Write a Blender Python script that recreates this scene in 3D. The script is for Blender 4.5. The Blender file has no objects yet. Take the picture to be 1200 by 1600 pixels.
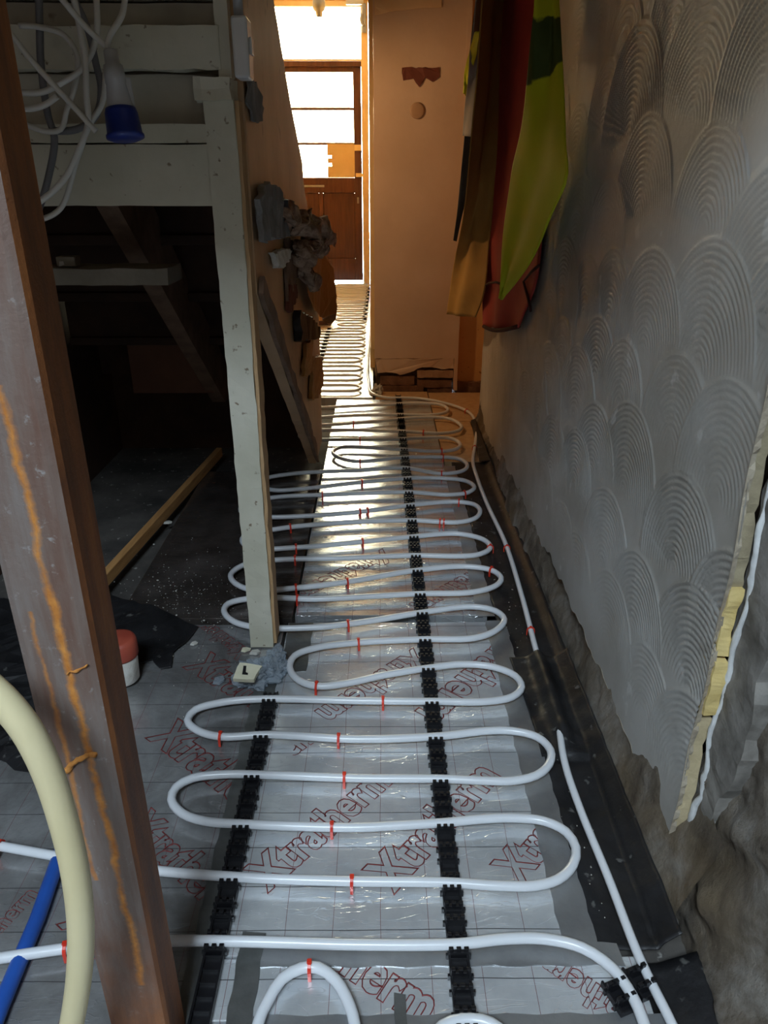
import bpy, bmesh, math, random
import numpy as np
from mathutils import Vector, Matrix, noise

# ------------------------------------------------------------------ camera, world, light, exposure
S = bpy.context.scene
COL = S.collection
random.seed(7)
rng = np.random.default_rng(11)
FPX, HORIZON, VPX = 1150.0, 285.0, 592.0            # focal length and vanishing point of the 1200x1600 frame
TH = math.atan((800 - HORIZON) / FPX)
PSI = math.atan((600 - VPX) * math.cos(TH) / FPX)
CAM = np.array([0.0, 0.0, 1.0])
cd = bpy.data.cameras.new('camera')
cd.sensor_fit = 'HORIZONTAL'; cd.sensor_width = 36.0; cd.lens = 36.0 * FPX / 1200.0
cd.clip_start = 0.02; cd.clip_end = 100
co = bpy.data.objects.new('camera', cd); COL.objects.link(co)
co.location = CAM; co.rotation_euler = (math.pi / 2 - TH, 0, -PSI)
S.camera = co
S.view_settings.view_transform = 'Standard'; S.view_settings.look = 'None'
S.view_settings.gamma = 1.0; S.view_settings.use_curve_mapping = False
S.view_settings.exposure = 1.0
try:
    S.cycles.use_denoising = True
    S.cycles.max_bounces = 10; S.cycles.diffuse_bounces = 6; S.cycles.glossy_bounces = 5
    S.cycles.transparent_max_bounces = 12
    S.cycles.sample_clamp_indirect = 6.0
except Exception:
    pass
W = bpy.data.worlds.new('overcast_sky'); S.world = W; W.use_nodes = True
bg = W.node_tree.nodes['Background']
bg.inputs[0].default_value = (0.72, 0.87, 1.0, 1); bg.inputs[1].default_value = 30.0

def portal(name, loc, rot, sx, sy):                 # daylight portal in an opening of the building or the added rooflight
    l = bpy.data.lights.new(name, 'AREA'); l.shape = 'RECTANGLE'; l.size = sx; l.size_y = sy
    l.cycles.is_portal = True
    o = bpy.data.objects.new(name, l); COL.objects.link(o); o.location = loc; o.rotation_euler = rot
portal('portal_added_rooflight', (-0.4, -1.25, 2.68), (0, 0, 0), 0.8, 0.9)  # unseen rooflight, added to light the foreground
portal('portal_front_door', (-0.58, 8.34, 1.6), (-math.pi / 2, 0, 0), 1.0, 2.0)

# unseen fill lamp added behind the stair side to warm the pier (its housing is built further down)
LAMP, AIM = Vector((-0.60, 3.22, 1.36)), Vector((0.24, 3.80, 0.72))
hb = bpy.data.lights.new('added_fill_light', 'SPOT'); hb.energy = 8.5; hb.color = (1.0, 0.60, 0.29); hb.shadow_soft_size = 0.03
hb.spot_size = math.radians(118); hb.spot_blend = 0.6
hbo = bpy.data.objects.new('added_fill_light', hb); COL.objects.link(hbo); hbo.location = LAMP; hbo.rotation_euler = (AIM - LAMP).to_track_quat('-Z', 'Y').to_euler()

# ------------------------------------------------------------------ helpers
_F = np.array([math.sin(PSI) * math.cos(TH), math.cos(PSI) * math.cos(TH), -math.sin(TH)])
_R = np.array([math.cos(PSI), -math.sin(PSI), 0.0]); _U = np.cross(_R, _F)
def on(ax, c, u, v):                                # the point of the plane axis=c that the photo shows at (u, v)
    d = _F + _R * (u - 600) / FPX + _U * (800 - v) / FPX
    p = CAM + d * ((c - CAM[ax]) / d[ax])
    return Vector(p.tolist())
def fl(u, v, z=0.0): return on(2, z, u, v)

def link(name, me, mat=None, parent=None, smooth=False, loc=None):
    o = bpy.data.objects.new(name, me); COL.objects.link(o)
    if mat is not None and not me.materials: me.materials.append(mat)
    if smooth: me.polygons.foreach_set('use_smooth', [True] * len(me.polygons))
    if parent is not None: o.parent = parent
    if loc is not None: o.location = loc
    return o
def tag(o, label=None, cat=None, group=None, kind=None):
    if label: o['label'] = label
    if cat: o['category'] = cat
    if group: o['group'] = group
    if kind: o['kind'] = kind
    return o
def empty(name, loc=(0, 0, 0)):
    o = bpy.data.objects.new(name, None); COL.objects.link(o); o.location = loc; o.empty_display_size = 0.05
    return o
def struct(o, label=None):
    o['kind'] = 'structure'
    if label: o['label'] = label
    return o
def pydata(name, V, Fc):
    me = bpy.data.meshes.new(name); me.from_pydata([tuple(v) for v in V], [], Fc); me.update(); return me
def bm_box(bm, x0, x1, y0, y1, z0, z1, bev=0.0, M=None):
    r = bmesh.ops.create_cube(bm, size=1.0)
    vs = r['verts']
    for v in vs:
        v.co = Vector(((x0 + x1) / 2 + v.co.x * (x1 - x0), (y0 + y1) / 2 + v.co.y * (y1 - y0), (z0 + z1) / 2 + v.co.z * (z1 - z0)))
    if bev > 0:
        es = list({e for v in vs for e in v.link_edges})
        r2 = bmesh.ops.bevel(bm, geom=es, offset=bev, segments=2, affect='EDGES', profile=0.5)
        vs = list({v for f in r2['faces'] for v in f.verts} | {v for v in vs if v.is_valid})
    if M is not None:
        for v in vs: v.co = M @ v.co
def bm_obj(name, bm, mat, parent=None, smooth=False):
    me = bpy.data.meshes.new(name); bmesh.ops.recalc_face_normals(bm, faces=bm.faces); bm.to_mesh(me); bm.free()
    return link(name, me, mat, parent, smooth)
def box(name, x0, x1, y0, y1, z0, z1, mat, parent=None, bev=0.003):
    bm = bmesh.new(); bm_box(bm, x0, x1, y0, y1, z0, z1, bev)
    return bm_obj(name, bm, mat, parent)
def rough_box(name, x0, x1, y0, y1, z0, z1, mat, parent=None, cell=0.03, amp=0.004, sc=25.0, seed=0.0, bev=0.0):
    """a box cut into cells and worn: edges and faces uneven"""
    bm = bmesh.new(); bm_box(bm, x0, x1, y0, y1, z0, z1)
    for ax, a, b in ((0, x0, x1), (1, y0, y1), (2, z0, z1)):
        n = int((b - a) / cell)
        for i in range(1, min(n, 60)):
            p = [0, 0, 0]; p[ax] = a + (b - a) * i / min(max(n, 1), 60); nn = [0, 0, 0]; nn[ax] = 1
            bmesh.ops.bisect_plane(bm, geom=bm.verts[:] + bm.edges[:] + bm.faces[:], plane_co=p, plane_no=nn)
    for v in bm.verts:
        v.co += noise.noise_vector(v.co * sc + Vector((seed, seed * 1.7, 3))) * amp
    return bm_obj(name, bm, mat, parent)
def catmull(pts, step=0.01, closed=False):
    P = [np.array(p, float) for p in pts]
    out = []
    for i in range(len(P) - 1):
        p0 = P[i - 1] if i > 0 else 2 * P[0] - P[1]
        p1, p2 = P[i], P[i + 1]
        p3 = P[i + 2] if i + 2 < len(P) else 2 * P[-1] - P[-2]
        n = max(2, int(np.linalg.norm(p2 - p1) / step))
        a, b, c, d = [max(np.linalg.norm(q) ** 0.5, 1e-6) for q in (p1 - p0, p2 - p1, p3 - p2, p2 - p1)]
        for k in range(n):
            t = k / n
            t0, t1 = 0.0, a; t2 = t1 + b; t3 = t2 + c
            tt = t1 + t * b
            A1 = (t1 - tt) / (t1 - t0) * p0 + (tt - t0) / (t1 - t0) * p1
            A2 = (t2 - tt) / (t2 - t1) * p1 + (tt - t1) / (t2 - t1) * p2
            A3 = (t3 - tt) / (t3 - t2) * p2 + (tt - t2) / (t3 - t2) * p3
            B1 = (t2 - tt) / (t2 - t0) * A1 + (tt - t0) / (t2 - t0) * A2
            B2 = (t3 - tt) / (t3 - t1) * A2 + (tt - t1) / (t3 - t1) * A3
            out.append((t2 - tt) / (t2 - t1) * B1 + (tt - t1) / (t2 - t1) * B2)
    out.append(P[-1])
    return np.array(out)
def tube_mesh(name, path, r, n=12, cap=True, rough=0.0, sc=40.0, seed=0.0):
    path = np.array(path, float); m = len(path)
    rr = np.full(m, r) if np.isscalar(r) else np.array(r, float)
    T = np.gradient(path, axis=0); T /= np.maximum(np.linalg.norm(T, axis=1, keepdims=True), 1e-9)
    up = np.array([0, 0, 1.0])
    if abs(T[0] @ up) > 0.9: up = np.array([1.0, 0, 0])
    N = up - (up @ T[0]) * T[0]; N /= np.linalg.norm(N)
    V = []; ang = np.linspace(0, 2 * math.pi, n, endpoint=False)
    for i in range(m):
        N = N - (N @ T[i]) * T[i]; N /= max(np.linalg.norm(N), 1e-9)
        B = np.cross(T[i], N)
        V.append(path[i] + rr[i] * (np.cos(ang)[:, None] * N + np.sin(ang)[:, None] * B))
    V = np.concatenate(V)
    if rough > 0:
        V = np.array([np.array(noise.noise_vector(Vector(v * sc) + Vector((seed, 0, 0)))) * rough + v for v in V])
    Fc = [(i * n + k, i * n + (k + 1) % n, (i + 1) * n + (k + 1) % n, (i + 1) * n + k) for i in range(m - 1) for k in range(n)]
    if cap: Fc += [tuple(range(n))[::-1], tuple((m - 1) * n + k for k in range(n))]
    return pydata(name, V, Fc)
def tube(name, path, r, mat, parent=None, n=12, **kw):
    return link(name, tube_mesh(name, path, r, n, **kw), mat, parent, True)
def grid_obj(name, P, mat, parent=None, smooth=True):
    """P: (n, m, 3) array of points"""
    n, m = P.shape[:2]
    me = bpy.data.meshes.new(name)
    idx = np.arange(n * m).reshape(n, m)
    Q = np.stack([idx[:-1, :-1], idx[1:, :-1], idx[1:, 1:], idx[:-1, 1:]], -1).reshape(-1, 4)
    me.vertices.add(n * m); me.vertices.foreach_set('co', P.reshape(-1).astype(np.float32))
    me.loops.add(Q.size); me.loops.foreach_set('vertex_index', Q.reshape(-1).astype(np.int32))
    me.polygons.add(len(Q)); me.polygons.foreach_set('loop_start', (np.arange(len(Q)) * 4).astype(np.int32))
    me.update(calc_edges=True); me.validate()
    return link(name, me, mat, parent, smooth)
def prism(name, pts, off, mat, parent=None, rough=0.0, sub=0.0, seed=0.0, smooth=False):
    """polygon (list of Vectors) given a thickness: extruded along off"""
    bm = bmesh.new()
    vs = [bm.verts.new(p) for p in pts]
    f = bm.faces.new(vs)
    if sub > 0:
        for _ in range(3):
            es = [e for e in bm.edges if e.calc_length() > sub]
            if not es: break
            bmesh.ops.subdivide_edges(bm, edges=es, cuts=1)
        bmesh.ops.triangulate(bm, faces=bm.faces[:])
        for _ in range(3):
            es = [e for e in bm.edges if e.calc_length() > sub * 1.5]
            if not es: break
            bmesh.ops.subdivide_edges(bm, edges=es, cuts=1); bmesh.ops.triangulate(bm, faces=bm.faces[:])
    r = bmesh.ops.extrude_face_region(bm, geom=bm.faces[:])
    for v in [g for g in r['geom'] if isinstance(g, bmesh.types.BMVert)]: v.co += Vector(off)
    if rough > 0:
        for v in bm.verts: v.co += noise.noise_vector(v.co * 30 + Vector((seed, 0, 0))) * rough
    return bm_obj(name, bm, mat, parent, smooth)
def ragged(pts, amp, step, seed=0):
    """a polyline with broken, uneven run between its corners"""
    r = random.Random(seed); out = []
    n = len(pts)
    for i in range(n):
        a, b = Vector(pts[i]), Vector(pts[(i + 1) % n]); L = (b - a).length; k = max(1, int(L / step))
        for j in range(k):
            p = a.lerp(b, j / k)
            if j: p += Vector([r.uniform(-amp, amp) for _ in range(3)])
            out.append(p)
    return out

# ------------------------------------------------------------------ materials
def nt(name):
    m = bpy.data.materials.new(name); m.use_nodes = True
    t = m.node_tree; b = t.nodes['Principled BSDF']
    return m, t, b
def N(t, typ, **kw):
    n = t.nodes.new(typ)
    for k, v in kw.items():
        if k.startswith('i_'): n.inputs[k[2:].replace('_', ' ')].default_value = v
        else: setattr(n, k, v)
    return n
def ramp(t, fac, stops):
    r = t.nodes.new('ShaderNodeValToRGB'); e = r.color_ramp.elements
    while len(e) < len(stops): e.new(0.5)
    for el, (p, c) in zip(e, stops): el.position = p; el.color = (*c, 1) if len(c) == 3 else c
    t.links.new(fac, r.inputs[0]); return r.outputs[0]
def pos(t, scale=(1, 1, 1)):
    g = t.nodes.new('ShaderNodeNewGeometry'); m = t.nodes.new('ShaderNodeMapping'); m.inputs['Scale'].default_value = scale
    t.links.new(g.outputs['Position'], m.inputs[0]); return m.outputs[0]
def nz(t, vec, scale, detail=4, rough=0.55, dist=0.0):
    n = t.nodes.new('ShaderNodeTexNoise'); n.inputs['Scale'].default_value = scale; n.inputs['Detail'].default_value = detail
    n.inputs['Roughness'].default_value = rough; n.inputs['Distortion'].default_value = dist
    t.links.new(vec, n.inputs['Vector']); return n.outputs['Fac']
def mth(t, op, a, b=None, c=None):
    n = t.nodes.new('ShaderNodeMath'); n.operation = op
    for i, x in enumerate((a, b, c)):
        if x is None: continue
        if isinstance(x, (int, float)): n.inputs[i].default_value = x
        else: t.links.new(x, n.inputs[i])
    return n.outputs[0]
def mixc(t, fac, a, b, blend='MIX'):
    n = t.nodes.new('ShaderNodeMix'); n.data_type = 'RGBA'; n.blend_type = blend
    for i, x in ((0, fac), (6, a), (7, b)):
        if isinstance(x, (int, float)): n.inputs[i].default_value = x
        elif isinstance(x, tuple): n.inputs[i].default_value = (*x, 1)
        else: t.links.new(x, n.inputs[i])
    return n.outputs[2]
def bump(t, b, h, strength=0.3, dist=0.01):
    n = t.nodes.new('ShaderNodeBump'); n.inputs['Strength'].default_value = strength; n.inputs['Distance'].default_value = dist
    t.links.new(h, n.inputs['Height']); t.links.new(n.outputs[0], b.inputs['Normal'])
def mat(name, c1, c2=None, scale=8, rough=0.6, metal=0.0, bmp=0.0, bscale=60, stretch=(1, 1, 1), specks=None, speck_scale=30, lo=0.35, hi=0.65, bdist=0.004):
    m, t, b = nt(name)
    b.inputs['Roughness'].default_value = rough; b.inputs['Metallic'].default_value = metal
    p = pos(t, stretch)
    col = ramp(t, nz(t, p, scale, 6, 0.6), [(lo, c1), (hi, c2 or c1)])
    if specks:
        f = ramp(t, nz(t, p, speck_scale, 3, 0.5), [(0.66, (0, 0, 0)), (0.72, (1, 1, 1))])
        col = mixc(t, f, col, specks)
    t.links.new(col, b.inputs['Base Color'])
    if bmp > 0: bump(t, b, nz(t, p, bscale, 5, 0.6), bmp, bdist)
    return m

M = {}
M['concrete'] = mat('dark_subfloor', (0.035, 0.032, 0.03), (0.10, 0.09, 0.08), 6, 0.85, bmp=0.5, bscale=40, specks=(0.3, 0.29, 0.27), speck_scale=45)
M['felt'] = mat('black_membrane', (0.006, 0.006, 0.007), (0.018, 0.018, 0.02), 9, 0.5, bmp=0.35, bscale=18, specks=(0.10, 0.10, 0.095), speck_scale=38, bdist=0.01)
M['pipe'] = mat('white_plastic_pipe', (0.66, 0.69, 0.73), (0.72, 0.75, 0.79), 4, 0.28)
M['rail'] = mat('black_plastic', (0.006, 0.006, 0.008), (0.012, 0.012, 0.014), 30, 0.38)
M['red'] = mat('red_plastic', (0.75, 0.05, 0.02), (0.6, 0.03, 0.015), 60, 0.35)
M['print'] = mat('red_print', (0.27, 0.045, 0.045), (0.16, 0.03, 0.03), 40, 0.45, 0.2)
M['cream'] = mat('cream_gloss_paint', (0.52, 0.505, 0.40), (0.64, 0.62, 0.52), 5, 0.45, bmp=0.15, bscale=50, specks=(0.22, 0.17, 0.11), speck_scale=55)
M['cream_shaded'] = mat('shaded_old_cream_paint', (0.34, 0.31, 0.25), (0.5, 0.47, 0.38), 4, 0.55, bmp=0.2, bscale=40, specks=(0.10, 0.08, 0.05), speck_scale=14)  # darker cream: shade of the recessed planks put into the colour
M['bare_edge'] = mat('bare_wood_edge', (0.42, 0.26, 0.13), (0.55, 0.36, 0.19), 20, 0.7, stretch=(6, 6, 0.6))
M['peach'] = mat('peach_wall_paint', (0.60, 0.42, 0.28), (0.68, 0.49, 0.34), 3, 0.5, bmp=0.25, bscale=25)
M['ochre'] = mat('ochre_wall_paint', (0.60, 0.33, 0.12), (0.68, 0.40, 0.16), 4, 0.5, bmp=0.2, bscale=30, specks=(0.32, 0.15, 0.05), speck_scale=40)
M['yellowtrim'] = mat('yellowed_gloss_paint', (0.66, 0.48, 0.22), (0.74, 0.56, 0.28), 4, 0.35, bmp=0.1, bscale=30)
M['dwood'] = mat('dark_varnished_wood', (0.062, 0.021, 0.011), (0.105, 0.038, 0.018), 6, 0.35, bmp=0.1, bscale=40, stretch=(8, 8, 0.7))
M['string'] = mat('peach_brown_stair_paint', (0.43, 0.27, 0.15), (0.56, 0.37, 0.22), 3.5, 0.45, bmp=0.25, bscale=22, stretch=(1, 1.5, 1), specks=(0.26, 0.16, 0.09), speck_scale=13)
M['rawwood'] = mat('raw_timber', (0.40, 0.20, 0.07), (0.55, 0.30, 0.11), 8, 0.6, stretch=(8, 0.6, 8), bmp=0.15)
M['oldwood'] = mat('old_dusty_timber', (0.16, 0.095, 0.06), (0.25, 0.16, 0.11), 8, 0.8, stretch=(2, 2, 2), bmp=0.3)
M['dustwood'] = mat('dusty_grey_timber', (0.22, 0.2, 0.16), (0.32, 0.29, 0.24), 8, 0.8, bmp=0.3)
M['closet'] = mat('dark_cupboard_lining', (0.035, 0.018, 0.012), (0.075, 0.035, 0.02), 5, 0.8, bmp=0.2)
M['closetpanel'] = mat('brown_hardboard', (0.13, 0.055, 0.03), (0.19, 0.085, 0.045), 5, 0.7)
M['brick'] = mat('sooty_brick', (0.13, 0.065, 0.04), (0.26, 0.14, 0.085), 14, 0.9, bmp=0.6, bscale=60)
M['palebrick'] = mat('pale_brick', (0.36, 0.22, 0.13), (0.48, 0.31, 0.2), 14, 0.9, bmp=0.5, bscale=60)
M['mortar'] = mat('dark_mortar', (0.05, 0.03, 0.02), (0.12, 0.075, 0.05), 18, 0.95, bmp=0.8, bscale=50)
M['foam'] = mat('yellow_foam_board', (0.58, 0.43, 0.15), (0.70, 0.55, 0.24), 14, 0.9, bmp=0.5, bscale=80)
M['foamdull'] = mat('dirty_tan_foam', (0.24, 0.20, 0.13), (0.36, 0.31, 0.2), 14, 0.9, bmp=0.5, bscale=80)
M['foampale'] = mat('pale_dusty_foam', (0.42, 0.34, 0.2), (0.54, 0.45, 0.28), 14, 0.9, bmp=0.5, bscale=80)
M['plasteredge'] = mat('broken_plaster_edge', (0.55, 0.52, 0.46), (0.76, 0.75, 0.71), 25, 0.9, bmp=0.6, bscale=70)
M['skim'] = mat('tan_board_edge', (0.25, 0.21, 0.155), (0.40, 0.35, 0.27), 25, 0.9, bmp=0.6, bscale=70)
M['whiteplaster'] = mat('white_skim_edge', (0.50, 0.51, 0.51), (0.66, 0.68, 0.68), 30, 0.9, bmp=0.5, bscale=70)
M['oldplaster'] = mat('old_grey_plaster', (0.13, 0.12, 0.105), (0.30, 0.285, 0.26), 14, 0.9, bmp=0.6, bscale=45)
M['hose'] = mat('cream_rubber_hose', (0.66, 0.58, 0.34), (0.72, 0.64, 0.40), 6, 0.5)
M['blue'] = mat('blue_pipe_plastic', (0.015, 0.07, 0.32), (0.02, 0.09, 0.4), 10, 0.4)
M['bluecap'] = mat('blue_connector_plastic', (0.012, 0.03, 0.22), (0.018, 0.04, 0.27), 10, 0.4)
M['plugwhite'] = mat('grey_white_plastic', (0.45, 0.47, 0.50), (0.5, 0.52, 0.55), 10, 0.4)
M['cable'] = mat('white_cable_sheath', (0.55, 0.54, 0.50), (0.62, 0.61, 0.57), 10, 0.45)
M['cablegrey'] = mat('grey_cable_sheath', (0.13, 0.13, 0.14), (0.18, 0.18, 0.19), 10, 0.5)
M['tape'] = mat('foil_tape', (0.30, 0.31, 0.32), (0.42, 0.43, 0.44), 9, 0.42, 0.75, bmp=0.25, bscale=50)
M['tapedark'] = mat('dull_joint_tape', (0.12, 0.125, 0.12), (0.21, 0.215, 0.21), 12, 0.4, 0.6, bmp=0.3, bscale=50)
M['hivis'] = mat('hi_vis_yellow_fabric', (0.55, 0.62, 0.012), (0.62, 0.68, 0.02), 5, 0.7, bmp=0.15, bscale=300)
M['redcloth'] = mat('dark_red_fabric', (0.38, 0.035, 0.03), (0.48, 0.055, 0.045), 6, 0.75, bmp=0.15, bscale=250)
M['redhem'] = mat('maroon_hem', (0.05, 0.008, 0.01), (0.07, 0.012, 0.012), 10, 0.8)
M['khaki'] = mat('khaki_fabric', (0.36, 0.20, 0.045), (0.44, 0.26, 0.06), 5, 0.8, bmp=0.2, bscale=250)
M['greycloth'] = mat('grey_fabric', (0.24, 0.23, 0.22), (0.30, 0.29, 0.28), 5, 0.8)
M['navy'] = mat('navy_fabric', (0.018, 0.025, 0.035), (0.03, 0.038, 0.05), 5, 0.8)
M['wool'] = mat('dusty_mineral_wool', (0.20, 0.115, 0.075), (0.52, 0.37, 0.27), 35, 0.95, bmp=0.8, bscale=120)
M['greyfelt'] = mat('grey_felt', (0.17, 0.165, 0.165), (0.27, 0.26, 0.26), 15, 0.9, bmp=0.4, bscale=90)
M['brownsheet'] = mat('brown_hardboard_sheet', (0.27, 0.12, 0.03), (0.36, 0.17, 0.05), 4, 0.5, stretch=(3, 3, 0.5))
M['residue'] = mat('dark_red_residue', (0.12, 0.03, 0.018), (0.18, 0.05, 0.03), 25, 0.8)
M['ring'] = mat('faint_brown_mark', (0.42, 0.25, 0.14), (0.46, 0.28, 0.16), 25, 0.6)
M['paleband'] = mat('pale_orange_lit_tone', (0.74, 0.50, 0.27), (0.8, 0.56, 0.32), 6, 0.5)
M['whitebox'] = mat('white_box_plastic', (0.62, 0.62, 0.62), (0.68, 0.68, 0.68), 10, 0.22)
M['paper'] = mat('cream_foam_scrap', (0.66, 0.63, 0.46), (0.74, 0.71, 0.55), 25, 0.8)
M['crumb'] = mat('plaster_crumb', (0.38, 0.37, 0.34), (0.56, 0.55, 0.5), 25, 0.9)
M['metal'] = mat('dull_grey_metal', (0.25, 0.25, 0.25), (0.35, 0.35, 0.35), 10, 0.4, 0.7)
M['plaster_ceiling'] = mat('aged_ceiling_paint', (0.45, 0.42, 0.36), (0.52, 0.48, 0.42), 3, 0.8)
M['leftwall'] = mat('dark_brown_wallpaper', (0.10, 0.06, 0.04), (0.15, 0.09, 0.06), 4, 0.8)
M['hallwall'] = mat('warm_hall_paint', (0.66, 0.41, 0.15), (0.74, 0.48, 0.2), 3, 0.6)
M['plywood'] = mat('pale_chipboard', (0.46, 0.29, 0.15), (0.56, 0.37, 0.2), 30, 0.6, bmp=0.2)
M['potred'] = mat('red_tub_lid', (0.30, 0.05, 0.03), (0.36, 0.07, 0.04), 20, 0.5)

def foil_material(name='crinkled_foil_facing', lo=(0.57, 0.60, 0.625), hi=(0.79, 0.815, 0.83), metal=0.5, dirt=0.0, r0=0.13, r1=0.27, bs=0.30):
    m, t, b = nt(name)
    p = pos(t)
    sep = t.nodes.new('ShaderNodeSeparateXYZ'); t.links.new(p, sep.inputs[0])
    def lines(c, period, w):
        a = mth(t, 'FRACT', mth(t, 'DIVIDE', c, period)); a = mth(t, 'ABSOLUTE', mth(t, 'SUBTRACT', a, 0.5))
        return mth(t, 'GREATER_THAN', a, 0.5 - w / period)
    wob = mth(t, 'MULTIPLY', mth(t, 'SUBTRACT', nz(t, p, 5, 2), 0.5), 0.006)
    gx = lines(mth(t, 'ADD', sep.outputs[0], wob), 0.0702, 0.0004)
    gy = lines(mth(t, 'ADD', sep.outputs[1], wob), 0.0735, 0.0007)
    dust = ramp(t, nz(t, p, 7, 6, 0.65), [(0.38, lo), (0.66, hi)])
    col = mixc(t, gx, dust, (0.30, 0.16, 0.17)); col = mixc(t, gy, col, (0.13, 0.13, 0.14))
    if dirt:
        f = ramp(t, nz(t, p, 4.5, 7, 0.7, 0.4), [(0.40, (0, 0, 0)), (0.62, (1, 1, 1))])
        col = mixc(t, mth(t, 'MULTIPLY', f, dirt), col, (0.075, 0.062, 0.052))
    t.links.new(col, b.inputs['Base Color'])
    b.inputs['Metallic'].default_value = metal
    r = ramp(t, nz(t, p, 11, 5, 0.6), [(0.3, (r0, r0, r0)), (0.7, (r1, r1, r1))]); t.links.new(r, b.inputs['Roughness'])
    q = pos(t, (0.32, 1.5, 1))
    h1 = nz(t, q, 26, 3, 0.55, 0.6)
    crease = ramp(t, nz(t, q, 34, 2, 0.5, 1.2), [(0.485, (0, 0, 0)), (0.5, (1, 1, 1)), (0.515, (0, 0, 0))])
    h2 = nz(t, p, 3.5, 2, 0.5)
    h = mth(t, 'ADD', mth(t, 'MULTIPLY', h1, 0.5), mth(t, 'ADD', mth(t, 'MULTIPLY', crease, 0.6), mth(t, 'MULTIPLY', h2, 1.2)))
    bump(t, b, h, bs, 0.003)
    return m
M['foil'] = foil_material()
M['foildull'] = foil_material('dull_worn_foil_facing', (0.60, 0.60, 0.58), (0.78, 0.78, 0.76), 0.75, 0.0, 0.34, 0.5)
M['foilmid'] = foil_material('scuffed_foil_facing', metal=0.72, r0=0.12, r1=0.27, bs=0.5)
M['foilshadedirt'] = foil_material('shaded_dirty_foil_facing', (0.33, 0.335, 0.34), (0.50, 0.51, 0.515), 0.55, 0.5)  # dirt patches, with the shade on the left board darkened into the base
M['foilbrown'] = foil_material('shaded_grimy_foil_facing', (0.13, 0.11, 0.10), (0.24, 0.21, 0.195), 0.7, 0.8)  # grime, plus cupboard shade and its brown reflection put into the colour

def plaster_material():
    m, t, b = nt('combed_grey_plaster')
    p = pos(t)
    c = ramp(t, nz(t, p, 2.3, 6, 0.6), [(0.35, (0.33, 0.31, 0.27)), (0.62, (0.50, 0.50, 0.48))])
    f = ramp(t, nz(t, p, 17, 3, 0.5), [(0.68, (0, 0, 0)), (0.73, (1, 1, 1))])
    c = mixc(t, mth(t, 'MULTIPLY', f, 0.6), c, (0.66, 0.66, 0.64))
    d = ramp(t, nz(t, p, 9, 4, 0.6), [(0.26, (1, 1, 1)), (0.33, (0, 0, 0))])
    c = mixc(t, mth(t, 'MULTIPLY', d, 0.4), c, (0.17, 0.15, 0.12))
    t.links.new(c, b.inputs['Base Color']); b.inputs['Roughness'].default_value = 0.55
    bump(t, b, nz(t, p, 90, 4, 0.6), 0.12, 0.003)
    return m
M['artex'] = plaster_material()

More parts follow.
